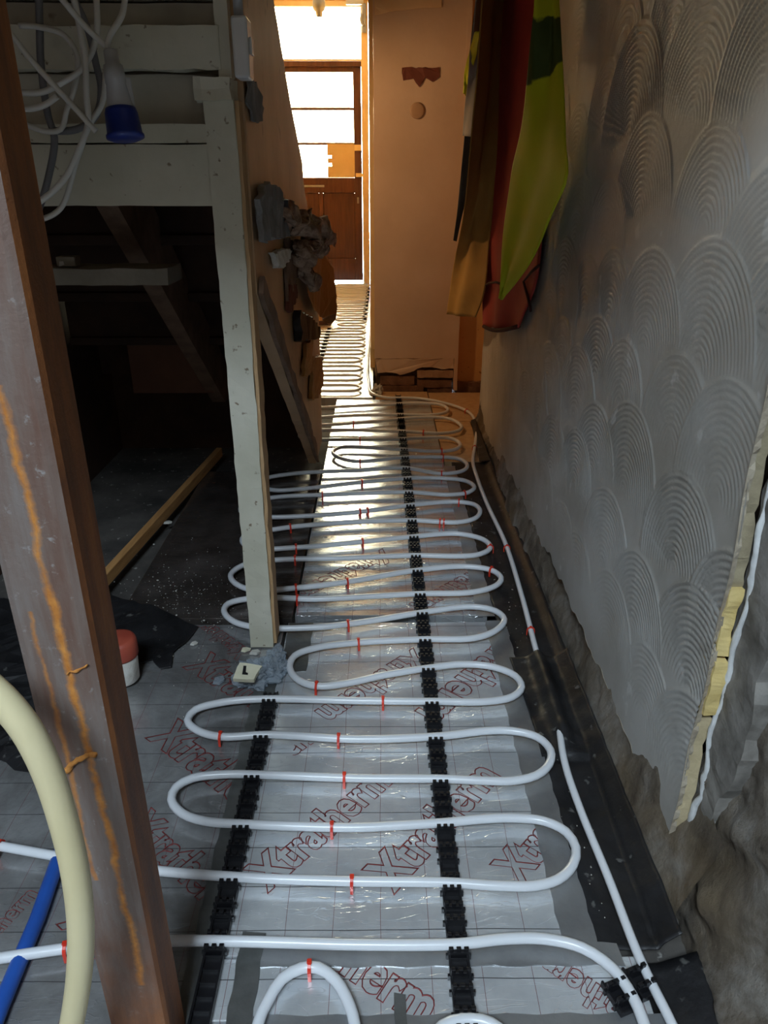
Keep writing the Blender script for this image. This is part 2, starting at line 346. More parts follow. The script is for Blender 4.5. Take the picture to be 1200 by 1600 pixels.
def rust_material():
    m, t, b = nt('rusty_painted_steel')
    p = pos(t); g = t.nodes.new('ShaderNodeSeparateXYZ'); t.links.new(p, g.inputs[0])
    nrm = t.nodes.new('ShaderNodeNewGeometry'); sn = t.nodes.new('ShaderNodeSeparateXYZ'); t.links.new(nrm.outputs['True Normal'], sn.inputs[0])
    st = pos(t, (9, 9, 1.2))
    base = ramp(t, nz(t, st, 2.2, 6, 0.65), [(0.3, (0.12, 0.05, 0.03)), (0.48, (0.165, 0.115, 0.095)), (0.68, (0.22, 0.205, 0.195))])
    base = mixc(t, ramp(t, nz(t, p, 60, 4, 0.7), [(0.60, (0, 0, 0)), (0.72, (1, 1, 1))]), base, (0.30, 0.29, 0.285))
    rust = ramp(t, nz(t, st, 3.0, 6, 0.7), [(0.35, (0.10, 0.037, 0.016)), (0.55, (0.22, 0.075, 0.02)), (0.72, (0.36, 0.13, 0.03))])
    side = mth(t, 'GREATER_THAN', sn.outputs[0], 0.6)
    col = mixc(t, side, base, rust)
    low = mth(t, 'MULTIPLY', ramp(t, mth(t, 'ADD', g.outputs[2], mth(t, 'MULTIPLY', nz(t, p, 14, 4), 0.3)), [(0.24, (1, 1, 1)), (0.42, (0, 0, 0))]), 0.85)
    col = mixc(t, low, col, rust)
    # the streak that ran down the front: a wandering line, a second thinner one beside it
    zc = t.nodes.new('ShaderNodeCombineXYZ'); t.links.new(g.outputs[2], zc.inputs[2])
    def streak(x0, slope, amp, w, seed, z0, z1):
        zz = t.nodes.new('ShaderNodeVectorMath'); zz.operation = 'ADD'; t.links.new(zc.outputs[0], zz.inputs[0]); zz.inputs[1].default_value = (seed, 0, 0)
        wig = mth(t, 'MULTIPLY', mth(t, 'SUBTRACT', nz(t, zz.outputs[0], 9, 5, 0.65), 0.5), amp)
        x = mth(t, 'ADD', mth(t, 'ADD', mth(t, 'MULTIPLY', g.outputs[2], slope), x0), wig)
        d = mth(t, 'ABSOLUTE', mth(t, 'SUBTRACT', g.outputs[0], x))
        d = mth(t, 'ADD', d, mth(t, 'MULTIPLY', mth(t, 'SUBTRACT', nz(t, pos(t, (1, 1, 0.5)), 55, 6, 0.75), 0.5), w * 3.2))
        k = t.nodes.new('ShaderNodeMapRange'); k.inputs['From Min'].default_value = w * 1.25; k.inputs['From Max'].default_value = w * 0.1
        t.links.new(d, k.inputs['Value'])
        lim = mth(t, 'MULTIPLY', mth(t, 'LESS_THAN', g.outputs[2], z1), mth(t, 'GREATER_THAN', g.outputs[2], z0))
        return mth(t, 'MULTIPLY', k.outputs[0], lim)
    s = mth(t, 'MAXIMUM', streak(-0.268, -0.022, 0.030, 0.0042, 0.0, 0.16, 0.86), mth(t, 'MULTIPLY', streak(-0.296, -0.01, 0.02, 0.0026, 5.0, 0.33, 0.66), 0.75))
    front = mth(t, 'LESS_THAN', sn.outputs[1], -0.5)
    ocol = ramp(t, nz(t, p, 70, 4, 0.6), [(0.3, (0.38, 0.13, 0.025)), (0.7, (0.62, 0.27, 0.06))])
    col = mixc(t, mth(t, 'MULTIPLY', s, front), col, ocol)
    t.links.new(col, b.inputs['Base Color'])
    b.inputs['Roughness'].default_value = 0.62; b.inputs['Metallic'].default_value = 0.1
    bump(t, b, mth(t, 'ADD', nz(t, p, 130, 5, 0.65), mth(t, 'MULTIPLY', s, 0.6)), 0.35, 0.0025)
    return m
M['rust'] = rust_material()
M['rustweld'] = mat('orange_rust', (0.40, 0.15, 0.03), (0.6, 0.27, 0.06), 70, 0.85, bmp=0.6, bscale=150)

def vest_material():                                # hi-vis cloth with two dark green stains
    m, t, b = nt('stained_hi_vis_fabric')
    p = pos(t); b.inputs['Roughness'].default_value = 0.7
    col = ramp(t, nz(t, p, 5, 5), [(0.35, (0.55, 0.62, 0.012)), (0.65, (0.62, 0.68, 0.02))])
    g = t.nodes.new('ShaderNodeSeparateXYZ'); t.links.new(p, g.inputs[0])
    for x_, (u, v), ry, rz in ((0.408, (862, 60), 0.060, 0.045), (0.360, (833, 88), 0.075, 0.060), (0.374, (843, 72), 0.05, 0.045)):
        c = on(0, x_, u, v)
        d = mth(t, 'ADD', mth(t, 'POWER', mth(t, 'DIVIDE', mth(t, 'SUBTRACT', g.outputs[1], c.y), ry), 2.0), mth(t, 'POWER', mth(t, 'DIVIDE', mth(t, 'SUBTRACT', g.outputs[2], c.z), rz), 2.0))
        d = mth(t, 'ADD', d, mth(t, 'MULTIPLY', mth(t, 'SUBTRACT', nz(t, p, 22, 3), 0.5), 1.1))
        col = mixc(t, ramp(t, d, [(0.82, (1, 1, 1)), (0.98, (0, 0, 0))]), col, (0.05, 0.08, 0.012))
    t.links.new(col, b.inputs['Base Color']); bump(t, b, nz(t, p, 300, 3), 0.15, 0.003)
    return m
M['vest'] = vest_material()

def rubble_material():
    m, t, b = nt('rough_dusty_rubble')
    p = pos(t, (1, 1, 1))
    c = ramp(t, nz(t, p, 9, 7, 0.65, 0.6), [(0.3, (0.07, 0.052, 0.038)), (0.48, (0.20, 0.165, 0.125)), (0.66, (0.36, 0.33, 0.29))])
    y = ramp(t, nz(t, p, 4, 3, 0.5), [(0.52, (0, 0, 0)), (0.66, (1, 1, 1))])
    c = mixc(t, mth(t, 'MULTIPLY', y, 0.45), c, (0.25, 0.17, 0.075))
    t.links.new(c, b.inputs['Base Color']); b.inputs['Roughness'].default_value = 0.95
    bump(t, b, nz(t, p, 38, 8, 0.75), 1.0, 0.018)
    return m
M['rubble'] = rubble_material()

def pane_material():
    m, t, b = nt('warm_tint_window_glass')  # warm tint added to the panes to colour the hall light
    t.nodes.remove(b)
    out = t.nodes['Material Output']
    tr = t.nodes.new('ShaderNodeBsdfTransparent'); tr.inputs[0].default_value = (1.0, 0.885, 0.69, 1); gl = t.nodes.new('ShaderNodeBsdfGlossy'); gl.inputs['Roughness'].default_value = 0.03
    mx = t.nodes.new('ShaderNodeMixShader'); fr = t.nodes.new('ShaderNodeFresnel'); fr.inputs[0].default_value = 1.35
    t.links.new(fr.outputs[0], mx.inputs[0]); t.links.new(tr.outputs[0], mx.inputs[1]); t.links.new(gl.outputs[0], mx.inputs[2])
    t.links.new(mx.outputs[0], out.inputs[0]); return m
M['glass'] = pane_material()
def bag_material():
    m, t, b = nt('clear_polythene')
    out = t.nodes['Material Output']
    b.inputs['Base Color'].default_value = (0.45, 0.51, 0.57, 1); b.inputs['Roughness'].default_value = 0.1
    bump(t, b, nz(t, pos(t), 35, 4, 0.6, 1.0), 0.8, 0.01)
    tr = t.nodes.new('ShaderNodeBsdfTransparent'); tr.inputs[0].default_value = (0.85, 0.9, 0.94, 1)
    mx = t.nodes.new('ShaderNodeMixShader'); mx.inputs[0].default_value = 0.42
    t.links.new(tr.outputs[0], mx.inputs[1]); t.links.new(b.outputs[0], mx.inputs[2]); t.links.new(mx.outputs[0], out.inputs[0]); return m
M['bag'] = bag_material()
M['tanboard'] = mat('plain_tan_board', (0.52, 0.36, 0.16), (0.6, 0.42, 0.2), 5, 0.6)  # even, opaque tan colour

# ------------------------------------------------------------------ the setting
ZF = -0.04                                           # dug-out sub-floor under the boards
LINT_BAFFLE = 1.44
struct(box('floor', -1.4, 0.75, -2.8, 8.6, -0.14, ZF, M['concrete'], bev=0))
struct(box('ceiling', -1.4, 0.75, 0.30, 8.6, 2.62, 2.72, M['plaster_ceiling'], bev=0))
struct(box('wall_left', -1.36, -1.22, -2.7, 8.6, ZF, 2.72, M['leftwall'], bev=0))
struct(box('wall_back', -1.36, 0.75, -2.8, -2.7, ZF, 2.72, M['leftwall'], bev=0))
struct(box('wall_lintel_baffle', -1.22, 0.60, 0.50, 0.68, LINT_BAFFLE, 2.62, M['plaster_ceiling'], bev=0))  # unseen, hung low to keep light off the upper walls
bm = bmesh.new()                                     # roof of the room behind the camera, round the unseen, added rooflight
bm_box(bm, -1.36, 0.75, -0.8, 0.30, 2.62, 2.72); bm_box(bm, -1.36, 0.75, -2.8, -1.7, 2.62, 2.72); bm_box(bm, -1.36, -0.8, -1.7, -0.8, 2.62, 2.72); bm_box(bm, 0.0, 0.75, -1.7, -0.8, 2.62, 2.72)
struct(bm_obj('ceiling_added_rooflight', bm, M['plaster_ceiling']))

# wall_right: combed plaster as a height field on real ridges
BOT = [(0.80, 0.03), (0.97, 0.058), (1.2, 0.081), (1.41, 0.086), (1.72, 0.095), (2.0, 0.065), (2.3, 0.045), (2.95, 0.03), (3.2, 0.05), (3.82, 0.03)]
def near_edge(z):                                   # broken near end of the plasterboard
    return 0.836 + 0.004 * np.sin(z * 9.0 + 0.6) + 0.003 * np.sin(z * 31)
ys = np.concatenate([np.arange(0.0, 1.15, 0.0032), np.arange(1.15, 2.40, 0.0056)])
zs = np.concatenate([np.arange(0.0, 1.45, 0.0036), np.arange(1.45, 2.62, 0.03)])
ZZ, YY = np.meshgrid(zs, ys, indexing='ij')
yb, zb = zip(*BOT)
Yg = near_edge(ZZ) + YY
b0 = np.interp(Yg, yb, zb) + 0.006 * np.sin(Yg * 37) + 0.004 * np.sin(Yg * 91 + 1)
Zg = b0 + ZZ * (2.62 - b0) / 2.62
H = np.zeros_like(Yg)
fans = []
for zi, zc in enumerate(np.arange(2.1, 0.02, -0.15)):
    for yc in np.arange(0.7 + (zi % 2) * 0.11, 3.95, 0.215):
        fans.append((zc + rng.uniform(-0.045, 0.045), yc + rng.uniform(-0.04, 0.04), rng.uniform(0.13, 0.19), rng.uniform(-0.35, 0.35), rng.uniform(0.5, 1.2)))
fans.sort(key=lambda f: -f[0] + rng.uniform(-0.02, 0.02))
for zc, yc, R, tilt, a in fans:
    dy, dz = Yg - yc, Zg - zc
    d = np.hypot(dy * 1.08, dz); an = np.arctan2(dy, dz) - tilt
    msk = (d < R) & (np.abs(an) < 1.75)
    per = 0.0105
    prof = np.sin(2 * np.pi * d / per + 0.6 * np.sin(2 * np.pi * d / per))
    fade = np.clip((R - d) / 0.004, 0, 1) * np.clip((1.75 - np.abs(an)) / 0.5, 0, 1) * np.clip(d / 0.03, 0, 1)
    hh = 0.0015 * a * prof + 0.0022 * np.clip(d / R, 0, 1) ** 2
    H = np.where(msk, H * (1 - fade) + fade * hh, H)
low = np.array([0.0])
smooth_mask = 0.5 + 0.5 * np.clip((np.sin(Yg * 2.7 + Zg * 3.1) + np.sin(Zg * 6.3 - Yg * 1.2) + 0.9) / 1.6, 0, 1)
smooth_mask *= 0.45 + 0.55 * np.clip((Zg - 0.12) / 0.25, 0, 1)
H = H * smooth_mask + 0.004 * np.sin(Yg * 3.3 + 1) * np.sin(Zg * 2.9)
XP = 0.452
Pg = np.stack([XP - H, Yg, Zg], -1)
wall_r = struct(grid_obj('wall_right', Pg, M['artex']), 'grey plastered wall combed in overlapping fan swirls')
# thickness of that sheet: near edge and underside
n1 = [(XP, float(near_edge(z)), float(z)) for z in np.arange(0.03, 2.62, 0.01)]
V = []; Fc = []
r_ = random.Random(3)
for k, (x, y, z) in enumerate(n1):
    V += [(x - 0.001, y, z), (x + 0.006, y + r_.uniform(-0.004, 0.002), z)]
    if k: Fc.append((2 * k - 2, 2 * k - 1, 2 * k + 1, 2 * k))
link('plaster_edge', pydata('plaster_edge', V, Fc), M['skim'], wall_r)
V = []; Fc = []
for k, y in enumerate(np.arange(0.84, 3.23, 0.02)):
    z = float(np.interp(y, yb, zb) + 0.006 * math.sin(y * 37) + 0.004 * math.sin(y * 91 + 1))
    V += [(XP, y, z), (XP + 0.05, y, z + 0.004)]
    if k: Fc.append((2 * k - 2, 2 * k, 2 * k + 1, 2 * k - 1))
link('plaster_edge', pydata('plaster_edge', V, Fc), M['skim'], wall_r)
# solid wall behind it
struct(box('wall_right_core', 0.53, 0.75, -2.8, 3.22, ZF, 2.62, M['mortar'], bev=0))
struct(box('wall_right_end', 0.456, 0.53, 3.19, 3.225, 0.03, 2.62, M['peach'], bev=0))
struct(box('wall_recess_right', 0.62, 0.75, 3.22, 4.3, ZF, 2.62, M['ochre'], bev=0))

# exposed rough masonry at the near end, and the ragged foot of the wall under the plaster
def rough_field(name, ya, yb_, za, zb_, xf, ny, nz_, amp, sc, mt, parent=None, seed=0.0, zb_fn=None):
    P = np.zeros((nz_, ny, 3))
    for i in range(nz_):
        for j in range(ny):
            y = ya + (yb_ - ya) * j / (ny - 1); z = za + (zb_ - za) * i / (nz_ - 1)
            q = Vector((seed, (y * 0.8 + z * 0.55) * sc, (z * 0.6 - y * 0.35) * sc))
            h = noise.fractal(q, 1.0, 2.1, 6) * amp + abs(noise.noise(q * 0.6)) * amp * 0.9 + (noise.ridged_multi_fractal(q * 0.55 + Vector((7, 0, 0)), 0.8, 2.2, 5, 1.0, 2.0) - 1.0) * amp * 0.8
            P[i, j] = (xf(y, z) - h, y, z)
    return grid_obj(name, P, mt, parent)
wr2 = struct(rough_field('wall_right_rubble', -1.3, 0.86, ZF, 2.62, lambda y, z: 0.510 - 0.055 * math.exp(-max(z, 0) / 0.10), 330, 330, 0.018, 9.0, M['rubble']),
             'rough broken masonry of the wall where the plaster is stripped off')
foot = rough_field('wall_foot', 0.74, 3.23, ZF, 0.16, lambda y, z: 0.438 + max(0, z) * 0.30 + (0.012 * math.sin(y * 5)), 380, 26, 0.010, 11.0, M['rubble'], None, 4.0)
struct(foot, 'ragged brown masonry strip along the foot of the plastered wall')
rg_ = ragged([Vector((0.478, float(near_edge(z_)) + dy_, z_)) for z_, dy_ in ((0.07, 0.0), (1.44, 0.0))] + [Vector((0.478, y_, z_)) for y_, z_ in ((0.73, 1.44), (0.735, 1.2), (0.74, 1.0), (0.715, 0.8), (0.745, 0.6), (0.76, 0.42), (0.75, 0.3), (0.785, 0.18), (0.79, 0.07))], 0.006, 0.025, 12)
for p in rg_: p.x = 0.478
prism('old_plaster', rg_, (0.028, 0, 0), M['oldplaster'], wr2, rough=0.004, sub=0.02, seed=3)
# yellow foam and the white skim line between plaster sheet and masonry
foam = empty('foam_insulation', (0.466, 0.85, 0.05)); bpy.context.view_layer.update()
tag(foam, 'yellow foam insulation blocks along the broken edge of the right wall', 'insulation')
def foam_block(z0, z1, x0, x1, yo, seed, m='foam'):
    bm = bmesh.new(); bm_box(bm, x0, x1, 0, 0.03, z0, z1)
    for i in range(1, 14):
        bmesh.ops.bisect_plane(bm, geom=bm.verts[:] + bm.edges[:] + bm.faces[:], plane_co=(0, 0, z0 + (z1 - z0) * i / 14), plane_no=(0, 0, 1))
    for v in bm.verts:
        v.co.y += float(near_edge(v.co.z)) + yo
        v.co += noise.noise_vector(v.co * 40 + Vector((seed, 0, 0))) * 0.004
        v.co -= Vector((0.466, 0.85, 0.05))
    bm_obj('foam_block', bm, M[m], foam)
foam_block(0.06, 0.30, 0.455, 0.474, 0.000, 0, 'foampale')
foam_block(0.31, 0.405, 0.456, 0.474, -0.004, 2)
foam_block(0.41, 0.515, 0.456, 0.474, -0.002, 4)
foam_block(0.515, 0.562, 0.456, 0.474, 0.006, 5, 'foamdull')
foam_block(0.56, 0.765, 0.456, 0.474, 0.004, 6, 'foamdull')
foam_block(0.76, 0.95, 0.456, 0.474, 0.004, 8, 'foamdull')
foam_block(0.955, 1.44, 0.456, 0.474, 0.004, 11, 'foamdull')
zz = np.arange(0.055, 1.40, 0.012)
pth = [(0.478 + 0.002 * math.sin(z * 40), float(near_edge(z)) - 0.006 + 0.004 * math.sin(z * 23) - 0.02 * max(0, z - .55), z) for z in zz]
tag(tube('plaster_lip', pth, [0.0048 + 0.0018 * math.sin(z * 57) * math.sin(z * 21) for z in zz], M['whiteplaster'], n=8, rough=0.004, sc=60),
    'white broken lip of old plaster running up beside the yellow foam', 'plaster')

# wall_far: the projecting pier with its broken foot, and the recess beside it
PY = 3.80
pier = struct(rough_box('wall_far', -0.024, 0.392, PY, 4.3, 0.168, 2.62, M['peach'], cell=0.045, amp=0.0025, sc=9))
pier['label'] = 'peach painted wall pier with crumbling foot beside the hallway'
rough_box('pier_core', -0.018, 0.385, PY + 0.02, 4.3, ZF, 0.175, M['mortar'], pier, cell=0.03, amp=0.01, sc=30)
# broken plaster band under the paint line
pl = [on(1, PY - 0.002, *p) for p in [(586, 561), (606, 560), (640, 561), (675, 560), (709, 560), (709, 576), (690, 577), (668, 574), (652, 576), (640, 582), (625, 586), (610, 582), (590, 583)]]
prism('plaster_band', ragged(pl, 0.004, 0.02, 2), (0, 0.025, 0), M['peach'], pier)
brs = [((652, 708), (579, 590), 'palebrick', -0.004), ((594, 648), (588, 602), 'brick', 0.006), ((652, 706), (594, 606), 'brick', 0.004), ((598, 662), (603, 614), 'brick', 0.002), ((668, 707), (607, 616), 'brick', 0.008)]
for i, ((u0, u1), (v0, v1), mm, dy) in enumerate(brs):
    a, b_ = on(1, PY, u0, v1), on(1, PY, u1, v0)
    rough_box('brick', a.x, b_.x, PY + dy, PY + 0.06, max(a.z, ZF), b_.z, M[mm], pier, cell=0.02, amp=0.004, sc=40, seed=i * 3.1)
a = on(1, PY, 712, 610)
rec = struct(rough_box('wall_recess', 0.385, 0.62, PY + 0.05, 4.3, 0.03, 2.62, M['ochre'], cell=0.05, amp=0.002, sc=9))
rough_box('brick', 0.41, 0.60, PY + 0.03, PY + 0.16, ZF, 0.035, M['brick'], rec, cell=0.02, amp=0.006, sc=40)
rough_box('plaster_strip', 0.388, 0.408, PY - 0.004, PY + 0.06, 0.0, 2.62, M['peach'], rec, cell=0.05, amp=0.002, sc=20)
# hall beyond the pier
struct(box('wall_hall_right', -0.03, 0.3, 4.3, 8.30, ZF, 2.62, M['hallwall'], bev=0))
struct(box('wall_hall_left', -1.22, -1.10, 3.05, 8.30, ZF, 2.62, M['hallwall'], bev=0))
bm = bmesh.new()
bm_box(bm, -1.22, -1.075, 8.25, 8.42, ZF, 2.62); bm_box(bm, -0.095, 0.3, 8.25, 8.42, ZF, 2.62); bm_box(bm, -1.075, -0.095, 8.25, 8.42, 2.55, 2.62)
struct(bm_obj('wall_front', bm, M['hallwall']))
struct(box('trim_1', -0.054, -0.03, 4.32, 8.2, 0.0, 0.12, M['yellowtrim']), 'yellowed skirting along the hall wall')
struct(box('trim_2', -0.05, -0.022, 4.27, 4.34, 0.12, 2.62, M['yellowtrim']), 'yellowed corner bead on the pier')

# front door with its glazing, frame and fanlight
dr = empty('door_1', (-0.6, 8.28, 0.0)); struct(dr, 'dark brown front door with three glazed rows letting in daylight'); bpy.context.view_layer.update()
def dbox(name, x0, x1, z0, z1, y0, y1, m, par=dr, bev=0.004):
    base = (-0.6, 8.28, 0.0)
    return box(name, x0 - base[0], x1 - base[0], y0 - base[1], y1 - base[1], z0, z1, M[m], par, bev)
DX0, DX1 = -1.02, -0.172
dbox('stile', DX1 - 0.078, DX1, 0.035, 2.02, 8.26, 8.305, 'dwood'); dbox('stile', DX0, DX0 + 0.078, 0.035, 2.02, 8.26, 8.305, 'dwood')
dbox('top_rail', DX0 + 0.078, DX1 - 0.078, 1.975, 2.02, 8.262, 8.303, 'dwood')
dbox('lock_rail', DX0 + 0.078, DX1 - 0.078, 0.90, 1.045, 8.262, 8.303, 'dwood')
dbox('bottom_rail', DX0 + 0.078, DX1 - 0.078, 0.035, 0.26, 8.262, 8.303, 'dwood')
dbox('glazing_bar', DX0 + 0.078, DX1 - 0.078, 1.650, 1.676, 8.255, 8.30, 'dwood'); dbox('glazing_bar', DX0 + 0.078, DX1 - 0.078, 1.343, 1.366, 8.255, 8.30, 'dwood')
dbox('muntin', -0.62, -0.575, 0.26, 0.90, 8.262, 8.303, 'dwood')
dbox('panel', DX0 + 0.078, -0.62, 0.26, 0.90, 8.278, 8.292, 'dwood'); dbox('panel', -0.575, DX1 - 0.078, 0.26, 0.90, 8.278, 8.292, 'dwood')
for z0, z1 in ((1.045, 1.347), (1.362, 1.655), (1.672, 1.975)):
    dbox('pane', DX0 + 0.078, DX1 - 0.078, z0, z1, 8.286, 8.290, 'glass', bev=0)
dbox('letter_slot', -0.80, -0.56, 0.955, 0.975, 8.254, 8.262, 'metal', bev=0.002)
dbox('keyhole_plate', -0.225, -0.205, 0.80, 0.86, 8.254, 8.262, 'metal', bev=0.002)
# the tan board that covers part of the lowest glazing, and the lock cases on the stile
bm = bmesh.new()
x0, x1, z0, z1 = -0.518, -0.245, 1.045, 1.352
holes = [(-0.495, 1.236), (-0.495, 1.165)]
bm_box(bm, -0.475, x1, 8.236, 8.25, z0, z1); bm_box(bm, x0, -0.475, 8.236, 8.25, 1.25, z1); bm_box(bm, x0, -0.475, 8.236, 8.25, 1.178, 1.222); bm_box(bm, x0, -0.475, 8.236, 8.25, z0, 1.15)
bm_box(bm, x0, x0 + 0.006, 8.236, 8.25, 1.15, 1.25)
for v in bm.verts: v.co -= Vector((-0.6, 8.28, 0))
bm_obj('tan_board', bm, M['tanboard'], dr)
dbox('lock_case', -0.245, -0.172, 1.29, 1.345, 8.235, 8.26, 'yellowtrim'); dbox('lock_case', -0.235, -0.165, 1.05, 1.085, 8.23, 8.26, 'yellowtrim')
fr = struct(box('trim_3', -0.168, -0.10, 8.215, 8.32, 0.0, 2.55, M['yellowtrim']), 'yellowed door frame post beside the front door')
struct(box('trim_4', -1.075, -1.025, 8.215, 8.32, 0.0, 2.55, M['yellowtrim']))
struct(box('trim_5', -1.075, -0.10, 8.225, 8.32, 2.02, 2.065, M['dwood']), 'brown transom bar over the front door')
wn = empty('window_1', (-0.6, 8.29, 2.3)); struct(wn, 'bright clear fanlight over the front door'); bpy.context.view_layer.update()
dbw = lambda n_, x0, x1, y0, y1, z0, z1, m_: box(n_, x0 + 0.6, x1 + 0.6, y0 - 8.29, y1 - 8.29, z0 - 2.3, z1 - 2.3, M[m_], wn, 0.002)
dbw('window_frame', -1.025, -0.168, 8.24, 8.31, 2.505, 2.55, 'yellowtrim'); dbw('window_frame', -1.025, -0.168, 8.26, 8.31, 2.065, 2.085, 'yellowtrim')
dbw('pane', -1.025, -0.168, 8.284, 8.288, 2.085, 2.505, 'glass')
struct(box('trim_6', -1.075, -0.1, 8.22, 8.36, -0.04, 0.0, M['metal']), 'metal threshold under the front door')
# door closer and bell spring at the head of the door
dc = empty('door_closer', (-0.16, 8.19, 2.45)); tag(dc, 'grey coil spring and bracket at the head of the front door', 'door closer'); bpy.context.view_layer.update()
q = [Vector(on(1, 8.19, u, v)) - Vector((-0.16, 8.19, 2.45)) for u, v in ((566, 22), (565, 30), (566, 36), (570, 41))]
tube('spring', catmull(q, 0.01), 0.017, M['metal'], dc, 10)
box('bracket', 0.005, 0.045, -0.012, 0.02, -0.16, 0.07, M['metal'], dc)
box('cap', -0.14, 0.02, -0.03, 0.02, 0.06, 0.14, M['plugwhite'], dc)
# pendant lamp holder hanging in the hall
hp = on(1, 7.4, 498, 0)
lh = empty('lamp_holder', hp); tag(lh, 'small pendant lamp holder hanging in front of the fanlight', 'lamp'); bpy.context.view_layer.update()
def lathe(name, prof, m, par=None, n=20, loc=(0, 0, 0), Mx=None):
    V = []; Fc = []
    for r, z in prof:
        for k in range(n):
            a_ = 2 * math.pi * k / n; p = Vector((r * math.cos(a_), r * math.sin(a_), z))
            if Mx is not None: p = Mx @ p
            V.append(p + Vector(loc))
    for i in range(len(prof) - 1):
        for k in range(n): Fc.append((i * n + k, i * n + (k + 1) % n, (i + 1) * n + (k + 1) % n, (i + 1) * n + k))
    Fc.append(tuple(range(n))[::-1]); Fc.append(tuple((len(prof) - 1) * n + k for k in range(n)))
    return link(name, pydata(name, V, Fc), m, par, True)
lathe('holder', [(0.018, 0.02), (0.05, 0.0), (0.055, -0.05), (0.048, -0.07), (0.030, -0.085), (0.026, -0.12)], M['metal'], lh)
tube('flex', [(0, 0, 0.02), (0, 0, 2.62 - hp.z)], 0.006, M['cablegrey'], lh, 8)

sl = empty('added_fill_lamp', LAMP); tag(sl, 'added unseen fill lamp with a dish reflector behind the stair side', 'lamp')  # housing made up for the added fill light
_q = (AIM - LAMP).to_track_quat('-Z', 'Y').to_matrix()
dish = [(0.016, 0.075), (0.03, 0.07), (0.05, 0.045), (0.065, 0.0), (0.062, 0.0), (0.047, 0.042), (0.028, 0.064), (0.014, 0.066)]
lathe('added_lamp_reflector', dish, M['metal'], sl, 24, (0, 0, 0), _q)
tube('added_lamp_stem', [tuple(_q @ Vector((0, 0, 0.07))), (-0.25, -0.1, 0.10), (-0.48, -0.12, 0.10)], 0.008, M['cablegrey'], sl, 8)
box('added_lamp_clamp', -0.50, -0.47, -0.15, -0.09, 0.06, 0.14, M['metal'], sl, 0.003)

# marks on the pier
tag(prism('glue_mark', ragged([on(1, PY - 0.001, *p) for p in [(628, 106), (686, 105), (686, 121), (676, 128), (664, 121), (655, 136), (646, 123), (630, 126)]], 0.003, 0.015, 5), (0, -0.004, 0), M['residue']),
    'dark red glue residue with drips on the peach pier', 'wall mark')
c_ = on(1, PY - 0.001, 652, 173)
tag(lathe('round_mark', [(0.034, 0.0), (0.034, 0.003), (0.026, 0.005)], M['ring'], None, 28, c_, Matrix.Rotation(math.pi / 2, 3, 'X')), 'faint round brown mark below the glue residue on the pier', 'wall mark')
tag(prism('lit_patch', ragged([on(1, PY - 0.001, *p) for p in [(586, 24), (620, 17), (650, 14), (690, 12), (690, -30), (584, -30)]], 0.002, 0.03, 6), (0, -0.004, 0), M['paleband']),
    'pale orange lit and peeled strip at the top of the pier', 'wall mark')  # lit patch of peeled wall, its brightness put into the colour

# ------------------------------------------------------------------ floor: insulation boards, tape, membrane
BT = 0.0
boards = []
def board(x0, x1, y0, y1, label, z1=BT, m='foil', group='foil faced insulation boards'):
    o = box('insulation_board', x0, x1, y0, y1, ZF, z1, M[m], bev=0.0015)
    return tag(o, label, 'insulation board', group)
bA = board(-0.228, 0.298, 0.05, 0.603, 'foil board at the very bottom edge of the picture between the black rails')
bB = board(-0.226, 0.36, 0.607, 0.692, 'narrow foil infill board between two tape strips near the bottom edge')
bC = board(-0.228, 0.298, 0.696, 1.562, 'large foil board crossed by both black clip rails in the foreground', -0.0008)
bD = board(-0.215, 0.272, 1.592, 2.62, 'foil board under the wavy pipes between the cream post and right wall', 0.001, 'foilmid')
bE = board(-0.215, 0.25, 2.625, 3.62, 'foil board glaring with window light in front of the pier', 0.0, 'foilmid')
bF = board(-1.08, -0.034, 3.66, 5.7, 'bright foil board at the start of the hall beside the pier', 0.0, 'foildull')
bG = board(-1.08, -0.04, 5.705, 8.15, 'farthest foil board leading up to the front door', 0.0, 'foildull')
bL1 = board(-0.86, -0.236, 0.05, 1.555, 'grey dusty and shade darkened foil board to the left of the left clip rail', -0.0015, 'foilshadedirt')
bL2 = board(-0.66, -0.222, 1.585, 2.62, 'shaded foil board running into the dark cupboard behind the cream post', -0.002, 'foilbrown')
bR = box('chipboard_sheet', 0.255, 0.415, 2.72, 3.25, ZF, -0.002, M['plywood'], bev=0.002); tag(bR, 'brown chipboard sheet under the pipe bends in front of the pier', 'board')
bR2 = box('chipboard_sheet', 0.255, 0.60, 3.262, 3.77, ZF, -0.004, M['plywood'], bev=0.002); tag(bR2, 'brown chipboard sheet at the foot of the ochre recess', 'board')
bR3 = box('chipboard_sheet', -0.02, 0.25, 3.63, 3.79, ZF, -0.004, M['plywood'], bev=0.002); tag(bR3, 'narrow brown board strip along the foot of the pier', 'board')

def tape(x0, x1, y0, y1, label, m='tape', z=0.0009, rot=0.0):
    nx = max(2, int((x1 - x0) / 0.02) + 1); ny = max(2, int((y1 - y0) / 0.02) + 1)
    bm = bmesh.new()
    top = [[bm.verts.new((x0 + (x1 - x0) * i / (nx - 1) + 0.0015 * math.sin(j * 2.1 + x0 * 90) * (1 if i in (0, nx - 1) else 0),
                          y0 + (y1 - y0) * j / (ny - 1) + 0.0015 * math.sin(i * 1.7 + y0 * 90) * (1 if j in (0, ny - 1) else 0),
                          z + 0.0004 * math.sin(i * 2.3 + j * 1.1))) for j in range(ny)] for i in range(nx)]
    for i in range(nx - 1):
        for j in range(ny - 1): bm.faces.new((top[i][j], top[i + 1][j], top[i + 1][j + 1], top[i][j + 1]))
    r = bmesh.ops.extrude_face_region(bm, geom=bm.faces[:])
    for v in [g for g in r['geom'] if isinstance(g, bmesh.types.BMVert)]: v.co.z -= 0.0014
    return tag(bm_obj('tape_strip', bm, M[m]), label, 'tape')
